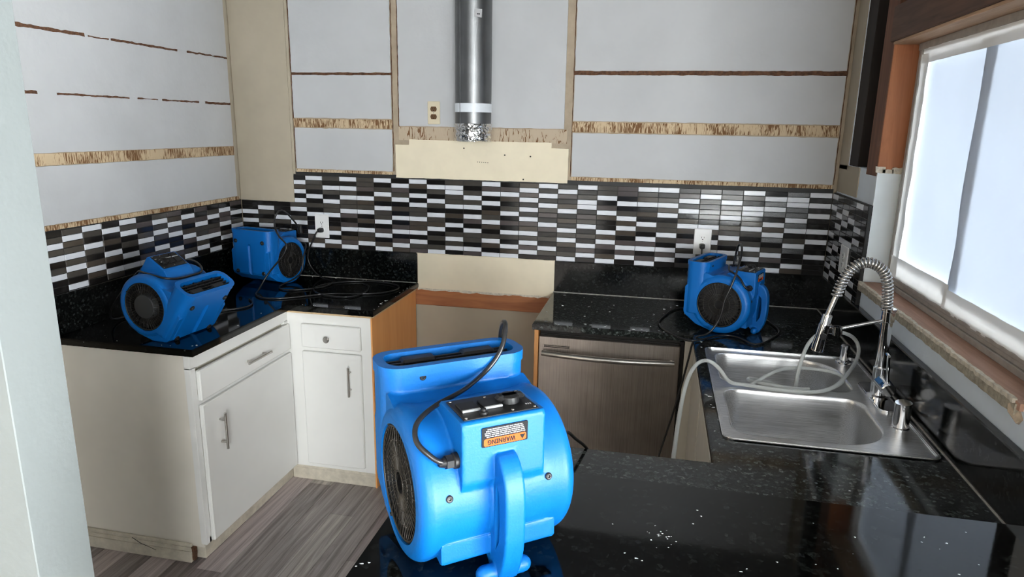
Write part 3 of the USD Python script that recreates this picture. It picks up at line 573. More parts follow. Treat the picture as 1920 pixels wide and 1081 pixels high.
vent.add('slot', cat(bx(1.874, 1.988, -0.6082, -0.607, 0.803, 0.8065), bx(1.874, 1.988, -0.6082, -0.607, 0.809, 0.8125)), 'dark_gap')
dwm.add('kick_plate', bx(1.852, 2.466, -0.56, -0.545, FLOOR, 0.10), 'black_matte')
dwm.add('gasket', cat(bx(2.470, 2.486, -0.59, -0.03, 0.05, 0.87), bx(1.852, 2.47, -0.58, -0.57, 0.853, ZC-TH)), 'dark_gap')  # dark boxes filling the gaps around the door as their shade
single('filler_panel', rbox(1.828, 1.846, -0.602, 0.0, FLOOR, ZC-TH, 0.001), 'orange_wood', 'thin bare orange wood panel between range gap and dishwasher', 'panel')

# ------------------------------------------------------------------ sink
sk = thing('sink', 'stainless steel double bowl drop-in sink under the window', 'sink', (2.84,-1.21,ZC))
def bowl_outline(y0, y1, sgn):
    """D-shaped bowl: straight left end, large curve at the outer right corner."""
    x0, x1 = 2.588, 3.020
    base = rrect(x0, x1, y0, y1, 0.055, 10)
    w = y1-y0; big = Polygon([(x1-0.17*(1-math.cos(t))*1.0, (y0 if sgn < 0 else y1)+(-sgn)*0.0+(sgn*-1)*0) for t in (0,)]*3) if False else None
    cx, cy, r = x1-0.15, (y0+0.15 if sgn < 0 else y1-0.15), 0.15
    corner = sbox(cx, y0 if sgn < 0 else cy, x1, cy if sgn < 0 else y1).difference(Point(cx,cy).buffer(r, quad_segs=16))
    return base.difference(corner).buffer(-0.012).buffer(0.012, quad_segs=8)
BO = [bowl_outline(-1.590, -1.232, -1), bowl_outline(-1.172, -0.845, 1)]
deck = rrect(2.553, 3.121, -1.637, -0.788, 0.03, 8)
lip = deck.difference(deck.buffer(-0.012))
open_deck = deck
for b in BO: open_deck = open_deck.difference(b.buffer(0.004))
sk.add('deck', cat(extr(open_deck, 0.003).apply_translation((0,0,ZC)), extr(lip, 0.0055).apply_translation((0,0,ZC)), extr(lip.buffer(-0.003), 0.0070).apply_translation((0,0,ZC)),
       extr(open_deck.intersection(sbox(2.5,-1.7,2.575,-0.7)).buffer(-0.012).difference(sbox(2.5,-1.6,2.572,-0.8)), 0.004).apply_translation((0,0,ZC))), 'steel_sink')
def ring(poly, n=96):
    e = poly.exterior; return np.array([e.interpolate(i/n, normalized=True).coords[0] for i in range(n)])
for b in BO:
    c = np.array(b.centroid.coords[0]); n = 96
    lv = [(0.004, 0.0035), (0.002, 0.0030), (0.0, 0.000), (-0.004, -0.010), (-0.007, -0.05), (-0.010, -0.13), (-0.014, -0.160), (-0.024, -0.177), (-0.042, -0.186), (-0.07, -0.188)]
    rings = []; base = ring(b, n); ctr = base-c
    for ins, z in lv:
        d = np.linalg.norm(ctr, axis=1, keepdims=True); rings.append(np.c_[c+ctr*(d+ins)/d, np.full(n, ZC+z)])
    V = np.vstack(rings+[np.array([[c[0], c[1], ZC-0.192]])]); F = []
    for i in range(len(rings)-1):
        for j in range(n):
            a, bb2, cc, dd = i*n+j, i*n+(j+1)%n, (i+1)*n+(j+1)%n, (i+1)*n+j; F += [(a,cc,bb2),(a,dd,cc)]
    for j in range(n): F.append((len(V)-1, (len(rings)-1)*n+(j+1)%n, (len(rings)-1)*n+j))
    m = trimesh.Trimesh(V, F, process=False)
    if m.face_normals[len(F)//2][2] < 0 and m.face_normals[-1][2] < 0: m.invert()
    bo = sk.add('bowl', m, 'steel_sink', True)
    bo.add('drain', cat(lathe([(0.0,0.0),(0.02,0.001),(0.03,0.004),(0.043,0.005),(0.046,0.002),(0.046,0)], (c[0],c[1],ZC-0.1915), (0,0,1), 32)), 'chrome', 30)

fa = thing('kitchen_faucet', 'chrome spring pull-down kitchen faucet behind the double sink', 'faucet', (3.078,-1.195,ZC))
fx, fy = 3.080, -1.195
plate = rrect(3.048, 3.112, -1.330, -1.062, 0.030, 8)
fa.add('deck_plate', cat(extr(plate, 0.005).apply_translation((0,0,ZC+0.003)), extr(plate.buffer(-0.004), 0.007).apply_translation((0,0,ZC+0.003))), 'chrome')
fa.add('base_body', lathe([(0,0.008),(0.033,0.008),(0.033,0.014),(0.0245,0.018),(0.0245,0.108),(0.022,0.112),(0.0,0.112)], (fx,fy,ZC)), 'chrome', 30)
fa.add('riser', lathe([(0,0.11),(0.0165,0.11),(0.0165,0.262),(0.0195,0.264),(0.0195,0.296),(0.0215,0.298),(0.0215,0.306),(0,0.306)], (fx-0.004,fy,ZC)), 'chrome', 30)
vb = fa.add('valve_body', cyl((fx,fy,ZC+0.066),(fx+0.004,fy-0.082,ZC+0.058),0.0225,24), 'chrome', 30)
vb.add('care_sticker', plane_plate(rrect(-0.022,0.022,-0.0075,0.0075,0.002), 'z', 0, 0.0006).apply_transform(trimesh.transformations.rotation_matrix(math.radians(90),[0,0,1])).apply_transform(trimesh.transformations.rotation_matrix(math.radians(-52),[0,1,0])).apply_translation((fx-0.0165,fy-0.042,ZC+0.078)), 'blue_tape', label='blue tape sticker')
fa.add('lever', cat(cyl((fx+0.002,fy-0.062,ZC+0.075),(fx-0.004,fy-0.058,ZC+0.168),0.0052,12), cyl((fx-0.004,fy-0.064,ZC+0.166),(fx-0.004,fy-0.040,ZC+0.168),0.0045,10)), 'chrome', 30)
path = spline([(3.070,fy,1.215),(3.067,fy,1.25),(3.062,fy,1.29),(3.047,fy,1.335),(3.022,fy,1.358),(2.993,fy,1.366),(2.964,fy,1.356),(2.940,fy,1.330),(2.926,fy,1.296),(2.914,fy,1.250)], 0.002)
fa.add('inner_hose', tube(path, 0.0075, 10, False), 'grey_plastic', 30)
t = np.gradient(path, axis=0); t /= np.linalg.norm(t, axis=1, keepdims=True)
N = 32*16; s = np.linspace(0, len(path)-1, N); pp = np.stack([np.interp(s, np.arange(len(path)), path[:,k]) for k in range(3)], 1); tt = np.stack([np.interp(s, np.arange(len(path)), t[:,k]) for k in range(3)], 1)
side = np.tile([0,1.0,0], (N,1)); nr = np.cross(tt, side); ph = np.linspace(0, 32*2*np.pi, N)[:,None]
fa.add('spring', tube(pp+0.0140*(np.cos(ph)*side+np.sin(ph)*nr), 0.0038, 6, False), 'spring_steel', True, label='coiled steel spring')
fa.add('spray_wand', cat(cyl((2.914,fy,1.250),(2.894,fy,1.180),0.0085,16)), 'spring_steel', 30)
sh = fa.add('spray_head', cat(lathe([(0,0),(0.0135,0),(0.0155,0.006),(0.016,0.03),(0.0185,0.036),(0.0185,0.075),(0.021,0.11),(0.021,0.125),(0.017,0.127),(0,0.127)], (2.897,fy,1.188), (-0.16,0,-1), 28)), 'chrome', 30)
sh.add('spray_button', cyl((2.888,fy-0.014,1.118),(2.886,fy-0.0215,1.117),0.011,16), 'black_plastic', 30)
fa.add('holder_arm', cyl((3.062,fy,1.180),(2.945,fy,1.146),0.0055,14), 'chrome', 30)
fa.add('holder_clip', cat(Manifold.cylinder(0.028,0.017,0.017,24).rotate((0,0,0)).translate((2.930,fy,1.122))-Manifold.cylinder(0.04,0.0125,0.0125,20).translate((2.930,fy,1.115)), rbox(2.896,2.920,fy-0.008,fy+0.008,1.126,1.146,0.002)), 'chrome', 30)
sd1 = thing('soap_dispenser', 'small chrome soap dispenser at the back corner of the sink', 'soap dispenser', (3.060,-0.845,ZC))
sd1.add('flange', lathe([(0,0.003),(0.029,0.003),(0.028,0.008),(0.019,0.013),(0,0.014)], (3.060,-0.845,ZC)), 'chrome', 30)
sd1.add('post', lathe([(0,0.01),(0.0155,0.012),(0.0155,0.04),(0.0165,0.042),(0.0165,0.068),(0.013,0.072),(0,0.072)], (3.060,-0.845,ZC)), 'chrome', 30)
ag = thing('air_gap_cap', 'chrome cylinder cap with slanted top at the near corner of the sink', 'faucet fitting', (3.074,-1.435,ZC))
capm = Manifold.cylinder(0.090, 0.0225, 0.0225, 36).translate((3.074,-1.435,ZC+0.003)).trim_by_plane((0.10,0.06,-1.0), -(ZC+0.078)+0.10*3.074-0.06*1.435)
ag.add('sleeve', capm, 'chrome', 35)
ag.add('collar', lathe([(0,0.003),(0.0255,0.003),(0.0255,0.006),(0.0225,0.009),(0,0.009)], (3.074,-1.435,ZC)), 'chrome', 30)

h0 = [(2.400,-1.745,0.30),(2.402,-1.742,0.50),(2.410,-1.72,0.68),(2.425,-1.60,0.83),(2.455,-1.36,0.945),(2.50,-1.215,0.990),(2.545,-1.165,0.985),(2.585,-1.175,0.955),(2.612,-1.20,0.930),(2.66,-1.212,0.928),(2.72,-1.225,0.928),(2.80,-1.232,0.928),(2.88,-1.222,0.928),(2.95,-1.165,0.930),(3.025,-1.03,0.932),(3.075,-0.93,0.945),(3.095,-0.885,0.985),(3.075,-0.875,1.025),(3.02,-0.88,1.045),(2.955,-0.91,1.045),(2.905,-0.96,1.02),(2.875,-1.01,0.97),(2.86,-1.04,0.91),(2.855,-1.07,0.85)]
single('drain_tube', tube(h0, 0.0068, 10), 'clear_tube', 'long clear plastic tube running from dishwasher over the sink rim', 'tube', smooth=True)
h1 = [(2.69,-1.03,0.80),(2.675,-1.10,0.87),(2.69,-1.155,0.91),(2.75,-1.10,0.93),(2.83,-1.02,0.935),(2.93,-0.99,0.93),(2.995,-1.02,0.93),(3.005,-1.07,0.925),(2.96,-1.11,0.905),(2.90,-1.12,0.885),(2.84,-1.07,0.87),(2.78,-1.01,0.87),(2.72,-1.01,0.88),(2.69,-1.08,0.90),(2.72,-1.16,0.92),(2.80,-1.195,0.925),(2.87,-1.19,0.925)]
single('drain_tube', tube(h1, 0.0062, 10), 'clear_tube', 'clear plastic tube coiled inside the back sink bowl', 'tube', smooth=True)

# ------------------------------------------------------------------ outlets
def outlet(name, label, o, u, out, plate, plug=None, dup='white_plastic', w=0.084, h=0.132):
    """o centre on the wall, u horizontal direction, out the normal."""
    o, u, out = np.array(o, float), np.array(u, float), np.array(out, float); T4 = np.eye(4); T4[:3,0], T4[:3,1], T4[:3,2], T4[:3,3] = u, (0,0,1), out, o
    if np.linalg.det(T4) < 0: T4[:3,0] *= -1
    th = thing(name, label, 'outlet', o)
    tr = lambda m: tm(m).copy().apply_transform(T4)
    th.add('cover_plate', tr(rbox(-w/2, w/2, -h/2, h/2, 0, 0.006, 0.0025)), plate)
    for s in (-1, 1):
        c = s*0.0195
        f = th.add('socket', tr(cat(extr(Point(0,0).buffer(0.0168).intersection(sbox(-0.02,-0.0125,0.02,0.0125)), 0.0035).apply_translation((0,c,0.0055)))), dup)
        f.add('slot', tr(cat(bx(-0.0072,-0.0052,c-0.002,c+0.0062,0.009,0.0095), bx(0.0052,0.0072,c-0.001,c+0.0062,0.009,0.0095), Manifold.cylinder(0.0006,0.0026,0.0026,12).translate((0,c-0.007,0.009)))), 'dark_gap')
    th.add('plate_screw', tr(lathe([(0,0),(0.0032,0),(0.0025,0.0012),(0,0.0012)], (0,0,0.0055))), 'nickel')
    return th
outlet('wall_outlet', 'white wall outlet with a black plug, on the mosaic near the corner air mover', (0.497,0.0,1.204), (1,0,0), (0,-1,0), 'white_plastic')
outlet('wall_outlet', 'white wall outlet with a black plug, on the mosaic above the right-hand air mover', (2.567,0.0,1.221), (1,0,0), (0,-1,0), 'white_plastic')
outlet('wall_outlet', 'shaded wall outlet on the side mosaic behind the faucet spring', (XS,-0.335,1.222), (0,1,0), (-1,0,0), 'white_plastic', w=0.12, h=0.125)
outlet('wall_outlet', 'ivory wall outlet with brown sockets beside the vent duct', (1.163,WBY-0.007,1.829), (1,0,0), (0,-1,0), 'ivory_plastic', dup='brown_plastic', w=0.068, h=0.116)

# ------------------------------------------------------------------ vent duct
du = thing('vent_duct', 'galvanised round vent duct hanging down the back wall', 'duct', (1.40,-0.097,1.69))
dx, dy, rr_ = 1.402, -0.100, 0.0905
du.add('pipe', lathe([(rr_,0),(rr_,0.93)], (dx,dy,1.695), n=48), 'galvanised', True)
du.add('pipe_lining', lathe([(rr_-0.002,0.93),(rr_-0.002,0)], (dx,dy,1.695), n=48), 'galvanised', True)
du.add('seam', rbox(dx-0.048, dx-0.044, dy-0.0805, dy-0.074, 1.70, CEIL, 0.001), 'galvanised')
fo = trimesh.creation.cylinder(rr_+0.001, 0.085, sections=120); fo = trimesh.creation.revolve([(rr_+0.0012, z) for z in np.linspace(0,0.085,22)], sections=120)
v = fo.vertices.copy(); nn = meshkit.fbm(np.c_[v[:,0]*70, v[:,1]*70, v[:,2]*70], 3, 5); rad = v[:,:2]/np.linalg.norm(v[:,:2],axis=1,keepdims=True)
fo.vertices = np.c_[v[:,:2]+rad*((nn-0.4)*0.010)[:,None], v[:,2]+(meshkit.noise(np.c_[v[:,0]*40,v[:,1]*40,v[:,2]*0], 9)-0.5)*0.006*(v[:,2]<0.002)]; fo.apply_translation((dx,dy,1.692))
du.add('foil_tape', fo, 'foil', False, label='crumpled foil tape at the open end')
du.add('white_tape', lathe([(rr_+0.0016,0),(rr_+0.0016,0.042)], (dx,dy,1.832), n=48), 'tape_white', True, label='white tape band')
a0_ = math.radians(-62)
sk2 = plane_plate(Polygon([(-0.017,-0.018),(0.019,-0.021),(0.021,0.016),(-0.014,0.018)]), 'y', 0, 0.001)
sk2.apply_transform(trimesh.transformations.rotation_matrix(math.radians(28),[0,0,1])); sk2.apply_translation((dx+math.cos(a0_)*rr_+0.0, dy+math.sin(a0_)*rr_-0.001, 2.288))
stk = du.add('sticker', sk2, 'label_white')
mk = cat([bx(-0.004+0.005*i,0.0+0.005*i,-0.0016,-0.001,-0.009,-0.003) for i in range(3)]); mk.apply_transform(trimesh.transformations.rotation_matrix(math.radians(28),[0,0,1])); mk.apply_translation((dx+math.cos(a0_)*rr_, dy+math.sin(a0_)*rr_-0.001, 2.288))
stk.add('print_mark', mk, 'label_black')

# ------------------------------------------------------------------ air movers
FR, FG, FW = 0.128, 0.0955, 0.268
A0, A1, B1, SO = -0.158, -0.062, 0.173, 0.1365
def perm(m):   # (a, b, s) -> (s, a, b)
    return m.transform(np.array([[0,0,1,0],[1,0,0,0],[0,1,0,0]], float))
def cs(pts):
    p = np.array(pts, float); area = np.sum(p[:,0]*np.roll(p[:,1],-1)-np.roll(p[:,0],-1)*p[:,1])
    return CrossSection([p if area > 0 else p[::-1]])
def ext_s(pts, s0, s1): return perm(Manifold.extrude(cs(pts), s1-s0).translate((0,0,s0)))
def csr(poly): return cs(np.array(poly.exterior.coords)[:-1])
def make_body():
    h = FW/2; c = 0.022; pr = [(0,-h),(FR-c,-h)]+[(FR-c+c*math.sin(t), -h+c-c*math.cos(t)) for t in np.linspace(0.2,math.pi/2,6)]+[(FR-0.004, -h+0.05),(FR-0.004,h-0.05)]+[(FR-c+c*math.sin(t), h-c+c*math.cos(t)) for t in np.linspace(math.pi/2,0.2,6)]+[(FR-c,h),(0,h)]
    drum = Manifold.revolve(cs([(z,r) for z,r in pr]), 72).rotate((0,90,0))
    duct = Manifold.extrude(csr(rrect(-SO+0.0025, SO-0.0025, A0, A1, 0.036, 8)), 0.22).translate((0,0,-0.055))
    lip = Manifold.extrude(csr(rrect(-SO, SO, A0-0.002, A1+0.003, 0.038, 8)), 0.018).translate((0,0,B1-0.018))
    lower = ext_s([(A0+0.002,0.06),(A0+0.002,-0.052),(-0.150,-0.066),(-0.10,-0.100),(-0.02,-0.122),(0.0,0.0),(-0.03,0.118),(-0.07,0.130)], -0.128, 0.128)
    bx_ = ext_s([(0.028,0.141),(0.030,0.144),(0.120,0.144),(0.124,0.140),(0.126,0.045),(0.112,0.012),(0.05,-0.02),(0.0,0.05),(0.0,0.125)], -0.0695, 0.0695)
    han = ext_s([(0.118,0.090)]+[tuple(q) for q in spline([(0.128,0.087),(0.145,0.079),(0.159,0.060),(0.167,0.030),(0.1685,-0.010),(0.167,-0.050),(0.158,-0.090),(0.142,-0.124)], 0.008)]+[(0.120,-0.127),(0.095,-0.098),(0.112,-0.06),(0.120,-0.02)], -0.0165, 0.0165)
    slot = ext_s([(0.131,0.040),(0.142,0.028),(0.146,-0.02),(0.143,-0.055),(0.130,-0.078),(0.127,-0.03)], -0.05, 0.05)
    foot = Manifold.batch_hull([Manifold.sphere(0.0135,16).translate((s,0.128,-0.1145)) for s in (-0.034,0.034)])
    pl = ext_s([(0.05,-0.088),(0.112,-0.092),(0.114,-0.088),(0.113,-0.058),(0.108,-0.052),(0.05,-0.045)], -0.099, 0.099)
    b = drum+duct+lower+bx_+han+foot+pl
    b = b.refine_to_length(0.0055); t = tm(b); t.merge_vertices()
    trimesh.smoothing.filter_taubin(t, lamb=0.5, nu=0.51, iterations=6)
    q = Manifold(m3.Mesh(np.asarray(t.vertices, np.float32), np.asarray(t.faces, np.uint32)))
    if q.volume() <= 0 or q.is_empty(): q = b
    q = q+lip-slot
    for s in (-1, 1): q = q-Manifold.cylinder(0.05, FG+0.002, FG+0.002, 72).rotate((0,90,0)).translate((h-0.030 if s > 0 else -h-0.020,0,0))
    q = q-Manifold.extrude(csr(rrect(-SO+0.017, SO-0.017, A0+0.015, A1-0.012, 0.026, 8)), 0.1).translate((0,0,B1-0.045))
    gr = Manifold.batch_hull([Manifold.sphere(0.014,16).translate((0,A0-0.002,z)) for z in (-0.075,0.085)])
    return q-gr
BODY = make_body()
def make_grille(sgn):
    h = FW/2; x = sgn*(h-0.004); parts = []
    tor = lambda r, w: tube([(x, r*math.cos(t), r*math.sin(t)) for t in np.linspace(0, 2*np.pi, 61)], w, 6, False)
    parts += [tor(0.0935,0.0022), tor(0.045,0.0013), tor(0.070,0.0010), tor(0.020,0.0016)]
    for k in range(44):
        a = k*2*np.pi/44; d = np.array([0, math.cos(a), math.sin(a)])
        parts.append(tube([np.array([x,0,0])+d*0.018, np.array([x+sgn*0.001,0,0])+d*0.06, np.array([x,0,0])+d*0.094], 0.00085, 4, False))
    return cat(parts)
def make_wheel(sgn):
    h = FW/2; x = sgn*(h-0.0285); out = [Manifold.cylinder(0.001, FG+0.0015, FG+0.0015, 48).rotate((0,90,0)).translate((x-0.0005,0,0))]
    for k in range(30):
        a = k*12; out.append(bx(x if sgn > 0 else x-0.014, x+0.014 if sgn > 0 else x, -0.0008, 0.0008, 0.068, 0.090).rotate((0,0,18)).rotate((a,0,0)))
    ring_ = Manifold.cylinder(0.024, FG+0.0019, FG+0.0019, 72)-Manifold.cylinder(0.03, FG+0.0002, FG+0.0002, 72).translate((0,0,-0.002))
    out.append(ring_.rotate((0,90,0)).translate((h-0.0305 if sgn > 0 else -h+0.0065,0,0)))
    return cat(out)
WARN = meshkit.text_mesh('WARNING', 0.0068, 0.0006, bold=True)
def airmover(pose, label, cords):
    (x, y, z), yaw, tilt = pose
    a = np.array([math.cos(yaw), math.sin(yaw), 0]); b = np.array([0,0,1.0]); s = np.cross(a, b)
    a, b = a*math.cos(tilt)+b*math.sin(tilt), b*math.cos(tilt)-a*math.sin(tilt)
    T4 = np.eye(4); T4[:3,0], T4[:3,1], T4[:3,2], T4[:3,3] = s, a, b, (x,y,z)
    f = thing('air_mover', label, 'air mover', matrix=T4)
    inv = np.linalg.inv(T4); L = lambda m: m.copy().apply_transform(inv)
    f.add('housing', BODY, 'fan_blue', 32)
    for sg in (1, -1):
        g = f.add('side_grille', make_grille(sg), 'grille_wire', True)
        f.add('impeller', make_wheel(sg), 'black_matte')
        for an in (120, 240, 0): g.add('clip', Manifold.cylinder(0.006,0.005,0.004,10).rotate((0,90*sg,0)).translate((sg*(FW/2-0.006), 0.099*math.cos(math.radians(an)), 0.099*math.sin(math.radians(an)))), 'black_plastic')
    f.add('motor_cap', lathe([(0,0.012),(0.030,0.012),(0.046,0.008),(0.050,0.0),(0.050,-0.02),(0,-0.02)], (-(FW/2-0.008),0,0), (-1,0,0), 40), 'motor_grey', 30, label='round dark grey motor cap')
    og = []
    for k, aa in enumerate(np.linspace(A0+0.028, A1-0.026, 4)): og.append(rbox(-SO+0.020, SO-0.020, aa-0.0022, aa+0.0022, B1-0.024, B1-0.010, 0.0008))
    for ss in (-0.075,-0.025,0.025,0.075): og.append(bx(ss-0.002, ss+0.002, A0+0.016, A1-0.013, B1-0.028, B1-0.016))
    for ss in (-0.060, 0.055): og.append(rbox(ss-0.032, ss+0.032, A0+0.018, A0+0.046, B1-0.016, B1-0.006, 0.004))
    f.add('outlet_grille', cat(og), 'black_plastic')
    f.add('outlet_throat', bx(-SO+0.017, SO-0.017, A0+0.015, A1-0.012, B1-0.045, B1-0.040), 'black_matte')
    p = f.add('control_panel', rbox(-0.0625, 0.0635, 0.040, 0.1165, 0.1435, 0.1462, 0.001), 'black_plastic', label='black control panel')
    p.add('dial', cat(lathe([(0,0),(0.0165,0),(0.0155,0.010),(0.012,0.012),(0,0.012)], (-0.030,0.076,0.146), n=28), rbox(-0.056,-0.006,0.066,0.086,0.148,0.158,0.005)), 'black_plastic', 30)
    for ss in (0.041, 0.004):
        sck = p.add('socket', rbox(ss-0.015, ss+0.015, 0.060, 0.088, 0.146, 0.1495, 0.001), 'black_matte')
        sck.add('cover_bar', rbox(ss-0.015, ss+0.015, 0.089, 0.0935, 0.146, 0.150, 0.0008), 'grey_plastic')
    p.add('reset_button', lathe([(0,0),(0.007,0),(0.007,0.004),(0.004,0.005),(0.004,0.008),(0,0.008)], (0.027,0.105,0.146), n=20), 'black_plastic', 30)
    for (ss, aa) in ((0.058,0.045),(-0.057,0.045),(0.058,0.112),(-0.057,0.112),(0.0,0.048),(-0.02,0.110)):
        p.add('panel_screw', lathe([(0,0),(0.0025,0),(0.002,0.0012),(0,0.0014)], (ss,aa,0.146), n=10), 'nickel')
    p.add('setting_marks', cat([bx(-0.057+0.0035*i,-0.0550+0.0035*i,0.096,0.0995,0.1461,0.1466) for i in range(3)]), 'label_white')
    lab = f.add('warning_label', plane_plate(rrect(-0.0385,0.0385,0.1005,0.132,0.002), 'y', 0.0, 0.0008).apply_transform(np.diag([1,-1,1,1])).apply_translation((0,0.1253,0)), 'label_black')
    ob = plane_plate(rrect(-0.0355,0.0355,0.1018,0.1142,0.0035), 'y', 0.0, 0.0005).apply_transform(np.diag([1,-1,1,1])).apply_translation((0,0.1261,0)); ob.fix_normals(); lab.add('orange_bar', ob, 'label_orange')
    w = WARN.copy(); wv = w.vertices-[0,0,0]; wv[:,0] -= wv[:,0].mean()-0.004; 
    w.vertices = np.c_[wv[:,0], 0.1266+wv[:,2], 0.1114-wv[:,1]]; lab.add('warning_word', w, 'label_black')
    tri = extr(Polygon([(-0.0045,0),(0.0045,0),(0,0.0075)]), 0.0006); tv = tri.vertices; tri.vertices = np.c_[tv[:,0]-0.0290, 0.1266+tv[:,2], 0.1114-tv[:,1]]; lab.add('warning_triangle', tri, 'label_black')
    rr = random.Random(3); txt = []
    for i in range(5):
        q = -0.034+0.004*i*0.3
        while q < 0.030:
            l = rr.uniform(0.0025,0.007); txt.append(bx(q, min(q+l,0.034), 0.1260, 0.1265, 0.1160+i*0.0030, 0.1175+i*0.0030)); q += l+0.0010
    lab.add('fine_print', cat(txt), 'label_white')
    sc = lambda o, d, r=0.0058: lathe([(0,-0.001),(r,-0.001),(r,0.002),(r*0.75,0.003),(r*0.4,0.0028),(r*0.35,0.001),(0,0.001)], o, d, 18)
    for o, d in (((0.067,A1-0.001,0.152),(0,1,0)),((0.089,0.1215,0.026),(0,1,0.2)),((-0.080,0.1215,0.026),(0,1,0.2))):
        f.add('housing_screw', sc(o, d), 'black_plastic', 30)
    for (ss, bb_) in ((0.092,0.112),(-0.092,0.112),(0.089,-0.050),(-0.089,-0.050)):
        ft = f.add('rubber_foot', lathe([(0,-0.002),(0.011,-0.002),(0.0105,0.006),(0.008,0.0075),(0.0045,0.0072),(0.004,0.004),(0,0.004)], (ss,A0+0.0015,bb_), (0,-1,0), 20), 'black_matte', 30)
        ft.add('foot_screw', lathe([(0,0),(0.0035,0),(0.003,0.002),(0,0.0022)], (ss,A0-0.002,bb_), (0,-1,0), 12), 'nickel')
    gl = f.add('cord_gland', cat(cyl((0.068,0.105,0.078),(0.078,0.105,0.078),0.0125,20), Manifold.cylinder(0.011,0.0115,0.0115,6).rotate((0,90,0)).translate((0.078,0.105,0.078)), cyl((0.088,0.105,0.078),(0.100,0.105,0.078),0.0085,14,0.006)), 'black_plastic', 30)
    pts_local, pts_world = cords
    if pts_world is None: pl_ = [np.array(p) for p in pts_local]
    else: pl_ = [np.array(p) for p in pts_local]+[(inv@np.r_[q, 1])[:3] for q in pts_world]
    f.add('power_cord', tube(pl_, 0.0043, 8), 'cord_black', True)
    return f, inv
gland = [(0.092,0.105,0.078),(0.104,0.105,0.080)]
airmover(((0.400,-1.145,1.054),3.051,0.597), 'blue air mover tilted back on the left worktop, motor side showing',
  (gland+[(0.118,0.103,0.092),(0.125,0.065,0.125),(0.112,0.01,0.139),(0.09,-0.015,0.138),(0.04,-0.02,0.136),(-0.04,-0.02,0.138),(-0.085,0.0,0.134),(-0.10,0.05,0.115),(-0.09,0.105,0.085),(-0.06,0.138,0.05)],
   [(0.13,-1.16,1.00),(0.085,-1.12,0.94),(0.075,-1.0,0.921),(0.15,-0.90,0.920),(0.30,-0.85,0.920),(0.42,-0.80,0.920),(0.47,-0.74,0.920),(0.40,-0.60,0.920)]))
airmover(((0.283,-0.182,1.043),1.357,0.0), 'blue air mover in the back left corner, flat base facing out',
  (gland+[(0.138,0.112,0.075),(0.150,0.09,0.03),(0.152,0.07,-0.03),(0.150,0.05,-0.08)], [(0.395,-0.30,0.921),(0.45,-0.37,0.920),(0.56,-0.34,0.920),(0.63,-0.22,0.920),(0.60,-0.12,0.920),(0.50,-0.055,0.925),(0.425,-0.048,1.02),(0.462,-0.050,1.13),(0.487,-0.045,1.178),(0.497,-0.036,1.184)]))
airmover(((2.669,-0.458,1.043),-0.415,0.0), 'blue air mover on the right worktop beside the sink, side grille facing out',
  (gland+[(0.112,0.095,0.09),(0.105,0.075,0.115),(0.095,0.05,0.132),(0.085,0.03,0.139),(0.075,0.015,0.142),(0.03,-0.005,0.15),(-0.05,-0.03,0.14),(-0.146,-0.03,0.115),(-0.158,-0.03,0.03),(-0.160,-0.03,-0.08)],
   [(2.60,-0.24,0.925),(2.48,-0.20,0.920),(2.40,-0.36,0.920),(2.375,-0.50,0.920),(2.42,-0.64,0.920),(2.51,-0.72,0.920),(2.57,-0.675,0.921),(2.66,-0.610,0.921),(2.715,-0.650,0.921),(2.755,-0.705,0.920),(2.84,-0.60,0.920),(2.885,-0.49,0.920),(2.87,-0.36,0.920),(2.80,-0.20,0.922),(2.66,-0.06,0.94),(2.585,-0.045,1.05),(2.566,-0.045,1.15),(2.566,-0.036,1.200)]))
airmover(((2.047,-2.464,1.195),-0.910,0.0), 'large blue air mover in the foreground standing on the bar top',
  ([(0.092,0.107,0.080),(0.102,0.107,0.084),(0.116,0.099,0.096),(0.126,0.087,0.108),(0.124,0.069,0.120),(0.115,0.055,0.127),(0.099,0.041,0.132),(0.084,0.031,0.135),(0.066,0.020,0.137),(0.044,0.008,0.138),(0.015,-0.010,0.139),(-0.018,-0.035,0.142),(-0.048,-0.052,0.152),(-0.073,-0.056,0.178),(-0.088,-0.066,0.205),(-0.098,-0.085,0.222),(-0.112,-0.13,0.205),(-0.13,-0.175,0.15),(-0.15,-0.20,0.05)],
   [(2.085,-2.24,1.09),(2.105,-2.17,1.060),(2.135,-2.02,0.99),(2.139,-1.90,1.008),(2.157,-1.83,0.962),(2.179,-1.79,0.924),(2.195,-1.755,0.87),(2.22,-1.72,0.65)]))
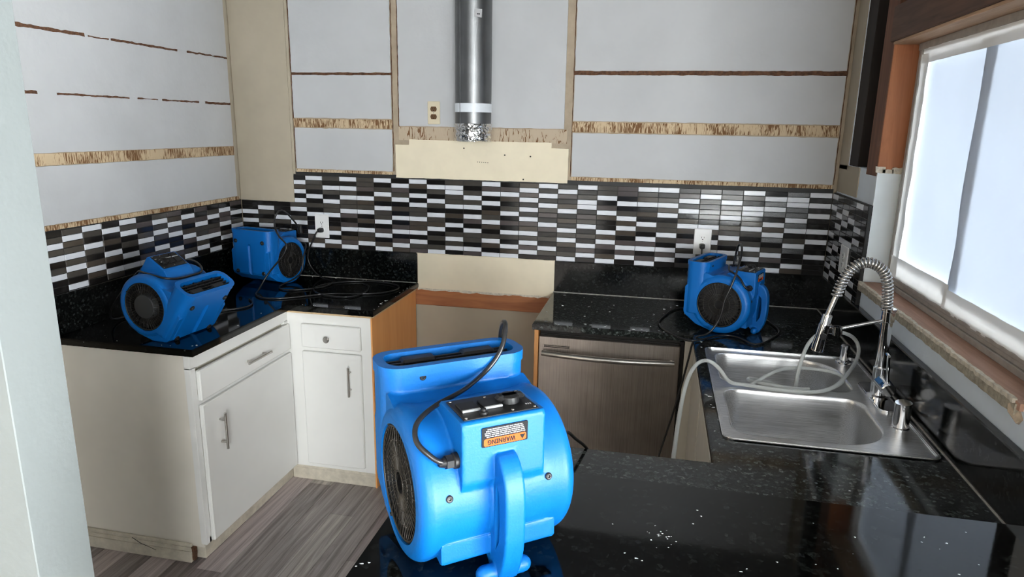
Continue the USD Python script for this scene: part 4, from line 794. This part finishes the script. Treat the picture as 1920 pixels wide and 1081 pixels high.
# daisy-chain cords
def cord(label, pts): single('extension_cord', tube(pts, 0.0045, 8), 'cord_black', label, 'cord', smooth=True)
cord('black cord arching over the right-hand air mover and down past the dishwasher',
  [(2.690,-0.42,1.205),(2.684,-0.425,1.245),(2.690,-0.46,1.288),(2.694,-0.515,1.288),(2.688,-0.565,1.247),(2.670,-0.605,1.185),(2.648,-0.618,1.117),(2.634,-0.620,1.077),(2.624,-0.622,1.014),(2.601,-0.626,0.958),(2.565,-0.64,0.925),(2.530,-0.655,0.917),(2.508,-0.665,0.85),(2.496,-0.66,0.77),(2.470,-0.65,0.62),(2.436,-0.645,0.46),(2.405,-0.66,0.32),(2.38,-0.75,0.12),(2.36,-0.95,0.0),(2.34,-1.3,FLOOR+0.006),(2.28,-1.6,0.05),(2.22,-1.72,0.65)])
cord('black cord looping above the corner air mover and down in front of it',
  [(0.462,-0.20,1.195),(0.464,-0.225,1.245),(0.452,-0.265,1.290),(0.432,-0.285,1.320),(0.408,-0.290,1.317),(0.390,-0.30,1.290),(0.391,-0.315,1.255),(0.408,-0.33,1.218),(0.445,-0.345,1.180),(0.474,-0.352,1.152),(0.464,-0.36,1.11),(0.435,-0.368,1.07),(0.392,-0.376,1.02),(0.360,-0.40,0.965),(0.352,-0.44,0.925),(0.375,-0.50,0.9205),(0.46,-0.56,0.920),(0.60,-0.50,0.920),(0.72,-0.40,0.920),(0.86,-0.36,0.920),(0.99,-0.28,0.920),(1.01,-0.16,0.920),(0.90,-0.08,0.920),(0.74,-0.09,0.920),(0.62,-0.18,0.920),(0.60,-0.32,0.921),(0.72,-0.43,0.921),(0.85,-0.43,0.9215),(0.88,-0.28,0.920),(0.80,-0.14,0.920)])
def plug(label, o, d, body='black_plastic'):
    o, d = np.array(o, float), np.array(d, float); th = thing('cord_plug', label, 'plug', o)
    th.add('plug_body', Manifold.batch_hull([Manifold.sphere(r, 16).translate(tuple(o+d*t+np.array([dx_,0,dz_]))) for t, r in ((0.006,0.008),(0.022,0.007),(0.032,0.005)) for dx_ in (-0.006,0.006) for dz_ in (-0.006,0.004)]), body, 30)
    th.add('prong', cat([cyl(o+np.array([q,0,0])-d*0.006, o+np.array([q,0,0])+d*0.004, 0.0018, 8) for q in (-0.006,0.006)]), 'nickel')
plug('black plug in the wall outlet near the corner air mover', (0.497,-0.0095,1.1845), (0,-1,0))
plug('black plug in the wall outlet above the right-hand air mover', (2.567,-0.0095,1.2015), (0,-1,0))
plug('black plug standing in the control panel of the right-hand air mover', (2.690,-0.412,1.1935), (0,0,1))
plug('black plug standing in the control panel of the corner air mover', (0.462,-0.187,1.1935), (0,0,1))
